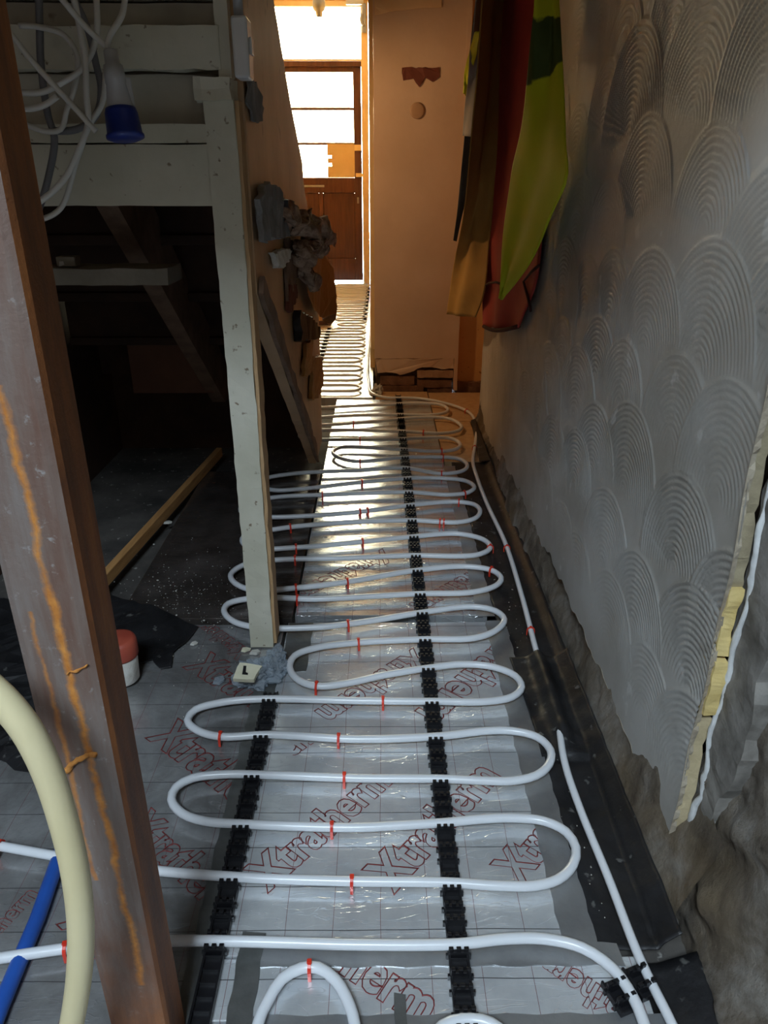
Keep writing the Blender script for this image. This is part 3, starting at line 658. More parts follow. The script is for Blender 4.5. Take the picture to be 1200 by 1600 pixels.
tape(0.262, 0.312, 0.70, 1.565, 'grey foil tape along the right edge of the foreground board')
tape(0.246, 0.29, 1.585, 2.66, 'grey foil tape along the right edge of the middle board', z=0.0022)
tape(-0.272, -0.226, 0.30, 1.36, 'dark tape over the joint beneath the left clip rail', 'tapedark', z=0.0006)
tape(-0.19, 0.34, 0.678, 0.712, 'grey tape across the floor under the nearest full pipe run', z=0.0016)
tape(-0.20, 0.37, 0.585, 0.613, 'grey tape across the floor at the bottom edge of the picture', z=0.0012)
tape(-0.202, -0.168, 0.58, 0.73, 'short dark strip of tape beside the left clip rail near the bottom', 'tapedark', z=0.0022)
tape(0.018, 0.034, 0.585, 0.64, 'small dark tab of tape in the bottom middle', 'tapedark', z=0.0024)
tape(-0.225, -0.165, 1.36, 1.56, 'dull tape patch on the floor to the right of the cream post', 'tapedark', z=0.0004)

# foil print: outlined lettering, a part of its board
def lettering(parent, a, b_, text='Xtratherm', size=None, first=0, last=None, name='printed_lettering'):
    cu = bpy.data.curves.new('t', 'FONT'); cu.body = text; cu.size = 1.0; cu.offset = 0.034; cu.fill_mode = 'NONE'; cu.bevel_depth = 0.013; cu.bevel_resolution = 0; cu.resolution_u = 3; cu.space_character = 1.0
    o = bpy.data.objects.new('t', cu); COL.objects.link(o)
    bpy.context.view_layer.update()
    dg = bpy.context.evaluated_depsgraph_get()
    me = bpy.data.meshes.new_from_object(o.evaluated_get(dg)); 
    bpy.data.objects.remove(o); bpy.data.curves.remove(cu)
    co_ = np.zeros(len(me.vertices) * 3); me.vertices.foreach_get('co', co_); co_ = co_.reshape(-1, 3)
    wdt = co_[:, 0].max() - co_[:, 0].min(); co_[:, 0] -= co_[:, 0].min()
    d = Vector((b_.x - a.x, b_.y - a.y)); s = d.length / wdt; d.normalize(); n_ = Vector((-d.y, d.x))
    hs = s * 1.25
    z = max(v.co.z for v in parent.data.vertices)
    out = np.zeros_like(co_)
    out[:, 0] = a.x + d.x * co_[:, 0] * s + n_.x * co_[:, 1] * hs
    out[:, 1] = a.y + d.y * co_[:, 0] * s + n_.y * co_[:, 1] * hs
    out[:, 2] = z + 0.0003 + 0.0003 * np.sign(co_[:, 2])
    me.vertices.foreach_set('co', out.reshape(-1)); me.update(); me.materials.clear()
    return link(name, me, M['print'], parent)
def clip_mesh(o, x0, x1, y0, y1):
    bm = bmesh.new(); bm.from_mesh(o.data)
    for pc, nn in (((x0, 0, 0), (-1, 0, 0)), ((x1, 0, 0), (1, 0, 0)), ((0, y0, 0), (0, -1, 0)), ((0, y1, 0), (0, 1, 0))):
        bmesh.ops.bisect_plane(bm, geom=bm.verts[:] + bm.edges[:] + bm.faces[:], plane_co=pc, plane_no=nn, clear_outer=True)
    bm.to_mesh(o.data); bm.free(); return o
for a, b_ in (((415, 1395), (612, 1222)), ((612, 1397), (782, 1212)), ((648, 1012), (492, 1112))):
    clip_mesh(lettering(bC, fl(*a), fl(*b_)), -0.226, 0.296, 0.70, 1.56)
e0 = fl(812, 1385); clip_mesh(lettering(bC, e0, e0 + Vector((0.19, 0.215, 0))), -0.226, 0.268, 0.70, 1.56)
e0 = fl(800, 985); clip_mesh(lettering(bC, e0, fl(650, 1112)), -0.226, 0.262, 0.70, 1.56)
e0 = fl(355, 1250); clip_mesh(lettering(bC, e0, fl(560, 1110)), -0.168, -0.05, 0.70, 1.13)
e0 = fl(395, 1435); clip_mesh(lettering(bB, e0 + Vector((0.01, 0, 0)), fl(662, 1605)), -0.19, 0.33, 0.613, 0.678)
clip_mesh(lettering(bB, fl(1052, 1620), fl(845, 1478)), -0.19, 0.34, 0.613, 0.678)
for a, b_ in (((228, 1150), (425, 1295)), ((286, 1040), (470, 1150)), ((190, 1290), (352, 1440))):
    clip_mesh(lettering(bL1, fl(*a), fl(*b_)), -0.85, -0.24, 0.1, 1.55)
clip_mesh(lettering(bL1, fl(395, 1020), fl(318, 965)), -0.85, -0.24, 0.1, 1.55)
clip_mesh(lettering(bL1, fl(-60, 1520), fl(60, 1395)), -0.85, -0.24, 0.1, 1.55)
clip_mesh(lettering(bL1, fl(90, 1440), fl(300, 1660)), -0.85, -0.24, 0.1, 1.55)
for a, b_ in (((600, 858), (455, 925)), ((760, 880), (640, 945)), ((470, 930), (370, 985))):
    clip_mesh(lettering(bD, fl(*a), fl(*b_)), -0.21, 0.27, 1.60, 2.6)

# black membrane between boards and right wall
def sheet(name, x0f, x1f, y0, y1, zf, m, nx=14, ny=80, th=0.0015):
    P = np.zeros((nx, ny, 3))
    for i in range(nx):
        for j in range(ny):
            y = y0 + (y1 - y0) * j / (ny - 1); a_, b2 = x0f(y), x1f(y); x = a_ + (b2 - a_) * i / (nx - 1)
            P[i, j] = (x, y, zf(x, y))
    o = grid_obj(name, P, m); sm = o.modifiers.new('thickness', 'SOLIDIFY'); sm.thickness = th; sm.offset = 1
    return o
nzv = lambda x, y, s, k=0.0: noise.noise(Vector((x * s, y * s, k)))
tag(sheet('membrane_strip', lambda y: 0.286 + 0.006 * math.sin(y * 9), lambda y: 0.432, 1.30, 2.72,
          lambda x, y: -0.006 + 0.004 * nzv(x, y, 14) + max(0, (x - 0.41)) * 0.8, M['felt']),
    'black membrane along the wall below the thin return pipe', 'membrane')
tag(sheet('membrane_strip', lambda y: 0.300 + 0.008 * math.sin(y * 7), lambda y: 0.428, 0.705, 1.405,
          lambda x, y: 0.003 + 0.004 * nzv(x, y, 12, 4) + 0.003 * nzv(x, y, 31, 2) + (0.022 * math.exp(-((x - 0.360) / 0.016) ** 2) * min(1, max(0, (y - 1.09) / 0.06)) ) - (0.012 if y < 1.09 and x < .40 else 0) * 0.6 + max(0, (x - 0.40)) * 0.9, M['felt'], 30, 90),
    'black membrane flap in the foreground folded over the return pipe', 'membrane')
tag(sheet('membrane_strip', lambda y: 0.362 + 0.004 * math.sin(y * 30), lambda y: 0.452, 0.10, 0.70,
          lambda x, y: -0.03 + 0.006 * nzv(x, y, 12, 9) + max(0, (x - 0.40)) * 0.5, M['felt'], 14, 40),
    'black membrane in the dark gap at the bottom right corner', 'membrane')
tag(prism('membrane_offcut', [Vector((0.388, 2.70, 0.006)), Vector((0.43, 2.69, 0.012)), Vector((0.435, 3.22, 0.02)), Vector((0.418, 3.24, 0.006))], (0, 0, 0.002), M['felt']),
    'upturned black membrane scrap at the wall foot by the chipboard', 'membrane')
# black felt on the left and in the cupboard
lf = [fl(*p, 0.004) for p in [(120, 905), (177, 932), (250, 952), (307, 980), (290, 1002), (271, 1020), (268, 1042), (250, 1046), (238, 1030), (205, 1038), (120, 1075)]]
tag(prism('felt_sheet', ragged(lf, 0.003, 0.03, 4), (0, 0, 0.003), M['felt'], rough=0.006, sub=0.04), 'torn black felt sheet lying beside the rusty steel post', 'felt')
lf2 = [fl(*p, 0.003) for p in [(-80, 930), (60, 940), (110, 1010), (60, 1090), (120, 1180), (60, 1215), (-80, 1150)]]
tag(prism('felt_sheet', ragged(lf2, 0.003, 0.03, 9), (0, 0, 0.003), M['felt'], rough=0.012, sub=0.04), 'crumpled black sheet on the floor at the left edge of the picture', 'felt')

# ------------------------------------------------------------------ heating pipes
RP, ZP = 0.0077, 0.0165
near_px = [(-60, 1312), (0, 1322), (90, 1338), (180, 1352), (260, 1362), (400, 1372), (550, 1377), (700, 1379), (780, 1384), (835, 1384), (872, 1374), (895, 1352), (900, 1325), (885, 1300), (850, 1283),
           (800, 1278), (750, 1280), (700, 1285), (620, 1290), (550, 1293), (390, 1288), (320, 1283), (285, 1271), (268, 1250), (275, 1230), (300, 1216), (350, 1210), (420, 1211), (560, 1216), (690, 1217),
           (760, 1220), (800, 1220), (837, 1212), (858, 1194), (860, 1172), (840, 1152), (800, 1142), (760, 1142), (690, 1150), (560, 1155), (420, 1148), (345, 1151), (310, 1142), (293, 1126), (305, 1109),
           (350, 1097), (420, 1092), (560, 1095), (680, 1096), (760, 1096), (800, 1089), (815, 1074), (805, 1056), (770, 1042), (720, 1038), (675, 1043), (600, 1055), (540, 1068), (495, 1072), (467, 1063),
           (453, 1045), (460, 1025), (490, 1013), (560, 1004), (660, 999), (740, 997), (775, 985), (788, 968), (775, 955), (740, 948), (660, 957), (560, 973), (480, 981), (400, 980), (365, 971), (350, 955),
           (357, 943), (385, 936), (430, 934), (490, 936), (650, 928), (740, 925), (775, 915), (783, 903), (768, 891), (725, 885), (645, 892), (550, 908), (470, 918), (395, 922), (367, 911), (361, 897),
           (383, 882), (430, 875), (540, 872), (640, 868), (745, 867), (766, 856), (755, 843), (715, 834), (640, 839), (560, 847), (470, 855), (400, 857), (379, 848), (384, 836), (430, 827), (500, 819),
           (640, 813), (715, 816), (742, 810), (750, 798), (740, 788), (710, 784), (635, 790), (550, 801), (430, 808), (390, 806), (376, 798), (384, 786), (430, 777), (510, 773), (639, 769), (700, 773),
           (730, 770), (741, 761), (726, 751), (690, 747), (643, 747), (560, 754), (470, 764), (430, 766), (408, 760), (415, 748), (450, 741), (505, 737), (560, 735), (630, 731), (690, 740), (722, 736),
           (730, 727), (717, 717), (687, 714), (626, 715), (580, 720), (557, 721), (532, 716), (520, 707), (533, 699), (570, 699), (626, 702), (690, 705), (712, 702), (719, 694), (704, 685), (660, 684),
           (626, 686), (540, 687), (480, 686), (468, 681), (478, 675), (513, 672), (626, 674), (695, 677), (716, 673), (721, 666), (704, 655), (680, 652), (643, 653), (557, 661), (490, 664), (474, 660), (484, 654),
           (505, 652), (560, 649), (626, 648), (678, 648), (697, 644), (699, 638), (687, 632), (660, 630), (626, 631), (560, 634), (505, 637)]
P0 = [tuple(fl(u, v, ZP)) for u, v in near_px]
path_near = catmull(P0, 0.012)
# on into the hall: loops against the right hand wall
hall = [tuple(path_near[-1])]
y = 3.62; kx = 0
rr = random.Random(5)
while y < 8.0:
    xr = -0.100 + rr.uniform(-0.008, 0.006); xl = (-0.80 if not 5.4 < y < 6.1 else -0.33) + rr.uniform(-0.02, 0.02); dy = 0.1114
    hall += [(xl + 0.06, y, ZP), (xl, y + dy * .5, ZP), (xl + 0.06, y + dy, ZP), ((xl + xr) / 2, y + dy, ZP), (xr - 0.10, y + dy - 0.008, ZP), (xr - 0.03, y + dy, ZP), (xr, y + dy * 1.5, ZP), (xr - 0.03, y + dy * 2, ZP), (xr - 0.10, y + dy * 2 + 0.006, ZP), ((xl + xr) / 2, y + dy * 2, ZP)]
    y += dy * 2
path_hall = catmull(hall, 0.02)
full = np.concatenate([path_near[:-1], path_hall])
hp_ = tube('heating_pipe', full, RP, M['pipe'], None, 10)
tag(hp_, 'long white underfloor heating pipe snaking from foreground to the front door', 'pipe')
A0 = [tuple(fl(u, v, ZP)) for u, v in [(-60, 1505), (0, 1497), (60, 1488), (103, 1482), (160, 1476), (280, 1470), (420, 1472), (560, 1476), (715, 1475), (790, 1467), (850, 1467), (910, 1481), (958, 1514), (990, 1560), (1008, 1605), (1020, 1660)]]
pA = catmull(A0, 0.012)
hpA = tag(tube('heating_pipe', pA, RP, M['pipe'], None, 12), 'nearest white pipe run crossing both rails and bending out bottom right', 'pipe')
B0 = [tuple(fl(u, v, ZP)) for u, v in [(404, 1680), (403, 1600), (418, 1565), (440, 1530), (470, 1513), (497, 1512), (525, 1532), (546, 1570), (555, 1605), (556, 1680)]]
pB = catmull(B0, 0.012)
hpB = tag(tube('heating_pipe', pB, RP, M['pipe'], None, 12), 'single upright white pipe loop at the bottom edge, left of centre', 'pipe')
C0 = [tuple(fl(u, v, ZP)) for u, v in [(670, 1680), (680, 1615), (705, 1597), (738, 1593), (768, 1600), (790, 1620), (795, 1680)]]
pC = catmull(C0, 0.012)
hpC = tag(tube('heating_pipe', pC, RP, M['pipe'], None, 12), 'top of a white pipe loop peeping in at the bottom by the right rail', 'pipe')
D0 = [tuple(fl(u, v, ZP - 0.004)) for u, v in [(1085, 1680), (1050, 1600), (1000, 1498), (950, 1370), (905, 1260), (882, 1190)]] + [(0.360, 1.20, 0.012), (0.364, 1.32, 0.012)] + \
     [tuple(fl(u, v, 0.010)) for u, v in [(845, 1040), (815, 930), (790, 850), (760, 785), (745, 745), (739, 722), (743, 690), (744, 665), (731, 643), (692, 629), (650, 622), (605, 621), (582, 615)]] + [(-0.056, 3.95, 0.012)] + [(-0.066 - 0.003 * math.sin(k), 4.1 + 0.3 * k, 0.014) for k in range(13)]
pD = catmull(D0, 0.012)
hpD = tag(tube('return_pipe', pD, 0.0068, M['pipe'], None, 10), 'white return pipe running along the right wall and looping round before the pier', 'pipe')

# red staples that pin the pipes
def staple_mesh():
    bm = bmesh.new()
    ang = [math.pi * k / 8 for k in range(9)]
    for (r0, r1) in ((RP + 0.0006, RP + 0.0028),):
        V = []
        for a_ in ang:
            for r in (r0, r1):
                for y_ in (-0.0024, 0.0024): V.append(bm.verts.new((r * math.cos(a_), y_, r * math.sin(a_))))
        for k in range(8):
            a_, b2 = k * 4, k * 4 + 4
            for i0, i1 in ((0, 1), (1, 3), (3, 2), (2, 0)): bm.faces.new((V[a_ + i0], V[a_ + i1], V[b2 + i1], V[b2 + i0]))
    for s in (-1, 1):
        bm_box(bm, s * (RP + 0.0017) - 0.0011, s * (RP + 0.0017) + 0.0011, -0.0024, 0.0024, -0.0165, 0.0)
    bm_box(bm, -0.0028, 0.0028, -0.0032, 0.0032, RP + 0.0020, RP + 0.0048)
    me = bpy.data.meshes.new('staple'); bm.to_mesh(me); bm.free(); me.materials.append(M['red']); return me
SM = staple_mesh()
staples = [(340, 1151), (533, 1154), (535, 1216), (519, 1291), (547, 1377), (594, 1095), (497, 1072), (563, 1004), (542, 975), (461, 918), (544, 909), (463, 936), (567, 846), (462, 875), (462, 856), (695, 815), (766, 857), (770, 892),
           (455, 826), (560, 800), (483, 1512), (103, 1482), (2, 1322), (575, 801), (690, 816), (505, 771), (566, 753), (560, 721), (688, 740), (552, 661), (562, 686), (694, 714), (690, 705), (660, 677), (726, 770), (715, 785)]
paths = [(full, hp_), (pA, hpA), (pB, hpB)]
for u, v in staples:
    q = np.array(fl(u, v, ZP)); best = None
    for pp, po in paths:
        d = np.linalg.norm(pp - q, axis=1); i = int(d.argmin())
        if best is None or d[i] < best[0]: best = (d[i], pp, i, po)
    _, pp, i, po = best
    tdir = pp[min(i + 1, len(pp) - 1)] - pp[max(i - 1, 0)]
    o = link('staple', SM, None, po, False, tuple(pp[i])); o.rotation_euler = (0, 0, math.atan2(tdir[1], tdir[0]) - math.pi / 2)
for u, v in ((827, 985), (768, 855), (743, 700), (728, 642)):
    q = np.array(fl(u, v, 0.010)); d = np.linalg.norm(pD - q, axis=1); i = int(d.argmin())
    tdir = pD[i + 1] - pD[i - 1]
    o = link('staple', SM, None, hpD, False, tuple(pD[i])); o.rotation_euler = (0, 0, math.atan2(tdir[1], tdir[0]) - math.pi / 2); o.scale = (0.95, 1, 0.8)

# clip rails
def clip_part(w=0.0285, gap=0.0162):
    bm = bmesh.new()
    for s in (-1, 1):
        yc = s * (gap / 2 + 0.0028)
        bm_box(bm, -w / 2, w / 2, yc - 0.0024, yc + 0.0024, 0.003, 0.0165, 0.0006)
        for x in (-w / 2 + 0.0035, 0.0, w / 2 - 0.0035):
            bm_box(bm, x - 0.0032, x + 0.0032, yc - 0.0026, yc + 0.0026, 0.0165, 0.0225, 0.0006)
        bm_box(bm, -w / 2 - 0.0035, -w / 2, yc - 0.002, yc + 0.002, 0.001, 0.010); bm_box(bm, w / 2, w / 2 + 0.0035, yc - 0.002, yc + 0.002, 0.001, 0.010)
    me = bpy.data.meshes.new('clip'); bm.to_mesh(me); bm.free(); me.materials.append(M['rail']); return me
def base_part(L, w=0.0285):
    bm = bmesh.new()
    bm_box(bm, -w / 2, w / 2, 0, L, 0.0003, 0.0034)
    bm_box(bm, -w / 2, -w / 2 + 0.003, 0, L, 0.0034, 0.0105); bm_box(bm, w / 2 - 0.003, w / 2, 0, L, 0.0034, 0.0105)
    n = int(L / 0.0186)
    for k in range(n):
        bm_box(bm, -w / 2 + 0.003, w / 2 - 0.003, k * 0.0186, k * 0.0186 + 0.0022, 0.0034, 0.0085)
    me = bpy.data.meshes.new('base_strip'); bm.to_mesh(me); bm.free(); return me
CM = clip_part()
def rail(pa, pb, label, pathlist, mid=True):
    a = Vector((pa[0], pa[1], 0.001)); d = Vector((pb[0] - pa[0], pb[1] - pa[1], 0)); L = d.length; ang = math.atan2(-d.x, d.y)
    root = empty('clip_rail', a); root.rotation_euler = (0, 0, ang); tag(root, label, 'clip rail')
    link('base_strip', base_part(L), M['rail'], root)
    dn = d.normalized(); ss = []
    for pp in pathlist:                               # where the pipe crosses the rail there is a clip
        rel = pp[:, :2] - np.array([a.x, a.y]); lat = rel[:, 0] * dn.y - rel[:, 1] * dn.x; lon = rel[:, 0] * dn.x + rel[:, 1] * dn.y
        for i in np.where(np.sign(lat[:-1]) != np.sign(lat[1:]))[0]:
            t_ = lat[i] / (lat[i] - lat[i + 1]); s = lon[i] + t_ * (lon[i + 1] - lon[i])
            if 0.012 < s < L - 0.008: ss.append(s)
    ss = sorted(ss)
    for s in ss: link('clip', CM, None, root, False, (0, s, 0))
    if mid:
        for s0, s1 in zip(ss[:-1], ss[1:]):
            if s1 - s0 > 0.06: link('clip', CM, None, root, False, (0, (s0 + s1) / 2, 0))
    return root
rail((fl(731, 1640).x, fl(731, 1640).y), (fl(622, 619).x, fl(622, 619).y), 'long black clip rail down the middle of the floor to the pier', [full, pA, pC])
rail((fl(300, 1660).x, fl(300, 1660).y), (fl(425, 1087).x, fl(425, 1087).y), 'shorter black clip rail to the left, ending near the cream post', [full, pA])
rail((-0.352, 3.72), (-0.372, 5.6), 'far black clip rail in the hall beside the stairs', [full], False)
rail((-0.118, 5.9), (-0.112, 7.9), 'far black clip rail against the right hall wall near the front door', [full], False)
for (u, v), rz, lb in (((968, 1560), 0.35, 'short black clip offcut under the nearest pipe bend at bottom right'), ((1000, 1538), 0.35, 'short black clip offcut joined to the return pipe at bottom right')):
    r0 = empty('clip_offcut', fl(u, v, 0.002)); r0.rotation_euler = (0, 0, rz); tag(r0, lb, 'pipe clip')
    me = base_part(0.045); o = link('base_strip', me, M['rail'], r0, False, (0, -0.022, 0)); link('clip', CM, None, r0, False, (0, 0, 0))

# ------------------------------------------------------------------ cream frame, stair side, cupboard
FY = 1.45
post = empty('cream_post', (-0.272, FY + 0.03, 0.003)); tag(post, 'cream painted square timber post standing on the foil floor', 'post'); bpy.context.view_layer.update()
def rbx(name, x0, x1, y0, y1, z0, z1, m, par, **kw):
    o = rough_box(name, x0, x1, y0, y1, z0, z1, m, par, **kw)
    if par is not None:
        off = par.location
        for v in o.data.vertices: v.co -= off
    return o
rbx('shaft', -0.303, -0.250, FY, FY + 0.055, 0.003, 1.132, M['cream'], post, cell=0.02, amp=0.0022, sc=30)
rbx('edge_strip', -0.2505, -0.243, FY + 0.006, FY + 0.062, 0.01, 1.13, M['bare_edge'], post, cell=0.02, amp=0.0026, sc=35)
rbx('cap_block', -0.316, -0.252, FY - 0.012, FY + 0.05, 1.128, 1.163, M['cream'], post, cell=0.012, amp=0.004, sc=40)
tag(rough_box('cream_trim', -0.272, -0.250, FY + 0.0, FY + 0.03, 1.163, 2.0, M['cream'], cell=0.03, amp=0.002, sc=30), 'thin cream upright strip above the post cap', 'trim')
tag(rough_box('cream_rail', -1.2, -0.303, FY + 0.004, FY + 0.045, 0.961, 1.061, M['cream'], cell=0.03, amp=0.0012, sc=20), 'wide cream board spanning the top of the dark cupboard opening', 'board')
tag(rough_box('cream_ledge', -1.2, -0.303, FY + 0.004, FY + 0.05, 1.0635, 1.093, M['cream'], cell=0.03, amp=0.0014, sc=25), 'narrow cream ledge board on top of the wide cupboard board', 'board')
tag(rough_box('cream_plank', -1.2, -0.272, FY + 0.035, FY + 0.06, 1.093, 1.172, M['cream_shaded'], cell=0.03, amp=0.0015, sc=20), 'dull grey cream plank behind the blue connector', 'board')
tag(rough_box('cream_plank', -1.2, -0.268, FY - 0.004, FY + 0.03, 1.175, 1.238, M['cream'], cell=0.022, amp=0.003, sc=28, seed=4), 'chipped cream plank with a broken end above the post cap', 'board')
tag(rough_box('cream_plank', -1.2, -0.275, FY + 0.03, FY + 0.06, 1.24, 1.275, M['cream_shaded'], cell=0.03, amp=0.0015, sc=20, seed=7), 'dull narrow plank under the top edge of the picture', 'board')
tag(rough_box('cream_plank', -1.2, -0.275, FY + 0.012, FY + 0.05, 1.278, 1.40, M['cream_shaded'], cell=0.03, amp=0.0015, sc=20, seed=8), 'topmost dull plank at the upper left corner', 'board')
struct(box('wall_stair_front', -1.22, -0.28, FY + 0.062, FY + 0.09, 1.05, 2.62, M['cream_shaded'], bev=0))

# side panel of the stair (plane x = -0.24)
PX = -0.24
outl = [(1.50, 0.80), (1.62, 0.715), (2.0, 0.455), (2.53, 0.095), (2.62, 0.03), (2.93, 0.02), (2.985, 0.30), (2.99, 0.74), (2.58, 0.985), (2.56, 1.055), (2.30, 1.19), (1.99, 1.40), (1.72, 1.58), (1.50, 1.74)]
rg = ragged([Vector((PX, y_, z_)) for y_, z_ in outl], 0.003, 0.05, 3)
for p in rg: p.x = PX
bm = bmesh.new(); f = bm.faces.new([bm.verts.new(p) for p in rg])
r = bmesh.ops.extrude_face_region(bm, geom=[f])
for v in [g for g in r['geom'] if isinstance(g, bmesh.types.BMVert)]: v.co.x -= 0.028
stp = empty('stair_flight', (-0.5, 2.2, 0.0)); tag(stp, 'old stair flight with peach brown side panel, cut off at its lower edge', 'stairs'); bpy.context.view_layer.update()
OFF = Vector((-0.5, 2.2, 0.0))
def under(o, par=stp, off=OFF):
    for v in o.data.vertices: v.co -= off
    o.parent = par; return o
for v in bm.verts: v.co -= OFF
bm_obj('side_panel', bm, M['string'], stp)
# worn lower edge board of the panel, treads and risers, carriage beam under them
ed = [Vector((PX + 0.002, y_, z_)) for y_, z_ in ((1.50, 0.80), (2.0, 0.455), (2.55, 0.075), (2.63, 0.03), (2.56, 0.125), (2.0, 0.505), (1.53, 0.83))]
under(prism('edge_board', ragged(ed, 0.003, 0.04, 8), (0.010, 0, 0), M['oldwood']))
for k in range(5):
    yb2 = 2.90 - 0.24 * k; zt = 0.50 + 0.185 * k
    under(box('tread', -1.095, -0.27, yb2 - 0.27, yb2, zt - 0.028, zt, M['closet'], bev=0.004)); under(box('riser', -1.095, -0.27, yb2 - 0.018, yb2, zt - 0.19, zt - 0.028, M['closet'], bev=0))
cb = [on(0, -0.60, *p) for p in [(182, 318), (238, 318), (372, 606), (352, 628), (300, 535)]]
under(prism('carriage_beam', cb, (-0.05, 0, 0), M['oldwood']))
# the cupboard
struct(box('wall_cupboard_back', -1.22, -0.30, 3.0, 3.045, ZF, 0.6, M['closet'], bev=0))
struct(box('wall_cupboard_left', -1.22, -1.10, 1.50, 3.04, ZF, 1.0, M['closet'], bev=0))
tag(box('hardboard_offcut', -0.92, -0.62, 2.70, 2.712, 0.28, 0.66, M['closetpanel'], bev=0.002), 'dim brown hardboard panel inside the cupboard under the stairs', 'panel')
a_, b2 = fl(178, 905), fl(348, 712)
bt = empty('floor_batten', (a_.x, a_.y, 0)); dvec = Vector((b2.x - a_.x, b2.y - a_.y, 0)); bt.rotation_euler = (0, 0, math.atan2(-dvec.x, dvec.y))
box('timber', -0.022, 0.0, -0.15, dvec.length, -0.002, 0.034, M['rawwood'], bt, 0.002); tag(bt, 'orange raw timber batten lying along the edge of the cupboard floor', 'batten')
jz0, jz1 = on(1, 1.80, 100, 446).z, on(1, 1.80, 100, 420).z
xa, xb = on(1, 1.80, 40, 430).x, on(1, 1.80, 262, 430).x
tag(rough_box('joist_end', xa - 0.3, xb, 1.80, 1.93, jz0, jz1, M['dustwood'], cell=0.03, amp=0.003, sc=20), 'dusty grey timber shelf inside the dark cupboard opening', 'timber')
p_ = on(1, 1.80, 95, 415)
sb = empty('junction_box', (p_.x, 1.85, jz1 + 0.002)); box('lid', -0.022, 0.022, -0.02, 0.02, 0.0, 0.022, M['dustwood'], sb, 0.002)
prism('label_tag', [Vector((-0.016, -0.0205, 0.0)), Vector((-0.003, -0.0205, 0.004)), Vector((-0.004, -0.0205, 0.012)), Vector((-0.013, -0.0205, 0.012))], (0, -0.002, 0), M['whitebox'], sb)
tag(sb, 'small grey box with a white tag on the cupboard shelf', 'box')

# things fixed to the stair panel
def pon(u, v, x=PX): return on(0, x, u, v)
p0, p1 = pon(364, 62, PX + 0.012), pon(392, 133, PX + 0.012)
wb = empty('switch_box', (PX + 0.001, (p0.y + p1.y) / 2, p1.z)); bpy.context.view_layer.update()
w_ = 0.048; hgt = 0.088
box('cover', 0.0, 0.026, -w_ / 2, w_ / 2, 0, hgt, M['whitebox'], wb, 0.004)
box('switch_rocker', 0.026, 0.030, -0.010, 0.012, 0.035, 0.06, M['whitebox'], wb, 0.001)
tube('conduit', [(0.010, 0, hgt), (0.010, 0, hgt + 0.5)], 0.008, M['plugwhite'], wb, 12)
tag(wb, 'white plastic switch box with conduit on the stair side beside the post', 'switch box')
def tear(name, px, x, th, m, label, cat, seed=0, rough=0.004, sub=0.02, amp=0.004):
    return tag(prism(name, ragged([pon(u, v, x) for u, v in px], amp, 0.02, seed), (th, 0, 0), M[m], rough=rough, sub=sub, seed=seed), label, cat)
tear('felt_scrap', [(412, 282), (424, 290), (440, 312), (466, 352), (452, 364), (424, 374), (404, 378), (402, 345), (398, 310)], PX + 0.010, 0.012, 'greyfelt', 'grey felt flap hanging from the stair side', 'felt', 1, 0.006)
tear('torn_paper', [(383, 120), (398, 128), (410, 170), (408, 190), (392, 188), (384, 160)], PX + 0.002, 0.004, 'greyfelt', 'torn grey paper patch on the stair side under the switch box', 'paper', 2, 0.003)
tear('plaster_lump', [(420, 395), (436, 390), (450, 392), (446, 405), (432, 418), (426, 415)], PX + 0.004, 0.012, 'plasteredge', 'pale plaster lump stuck below the grey felt flap', 'plaster', 3)
tear('plaster_lump', [(398, 318), (408, 318), (410, 328), (399, 328)], PX + 0.004, 0.01, 'whiteplaster', 'small white plaster dab to the left of the grey felt flap', 'plaster', 4, 0.002)
tear('lath_strip', [(444, 372), (462, 380), (476, 402), (478, 432), (458, 434), (452, 470), (446, 470), (444, 430)], PX + 0.003, 0.008, 'oldwood', 'dark torn strip of backing on the stair side below the wool', 'board', 5)
tear('lath_strip', [(447, 445), (458, 445), (460, 466), (450, 488), (446, 486)], PX + 0.003, 0.010, 'residue', 'dark burnt looking stub low on the stair side', 'board', 6, 0.003)
tear('felt_scrap', [(459, 484), (478, 496), (492, 512), (491, 528), (466, 531), (459, 533)], PX + 0.004, 0.02, 'felt', 'black felt block stuck on the stair side near the floor', 'felt', 7, 0.003)
tear('lath_strip', [(474, 535), (484, 530), (482, 556), (490, 560), (480, 586), (470, 588)], PX + 0.004, 0.012, 'rawwood', 'splintered brown lath below the black felt block', 'board', 8)
tear('lath_strip', [(484, 560), (499, 556), (500, 600), (492, 622), (482, 624)], PX + 0.004, 0.012, 'rawwood', 'lowest splintered brown lath at the end of the stair side', 'board', 9)
# brown sheet curling off the far end of the panel
sh = [on(0, -0.215, *p) for p in [(470, 372), (492, 385)]] + [on(1, 3.05, *p) for p in [(505, 390), (520, 420), (524, 450), (527, 478), (525, 500), (516, 509), (504, 500)]] + [on(0, -0.215, *p) for p in [(488, 480), (480, 455), (476, 420)]]
tag(prism('hardboard_sheet', sh, (0.0, 0.012, 0.0), M['brownsheet'], rough=0.006, sub=0.03), 'curling brown hardboard sheet hanging off the far end of the stair side', 'board')
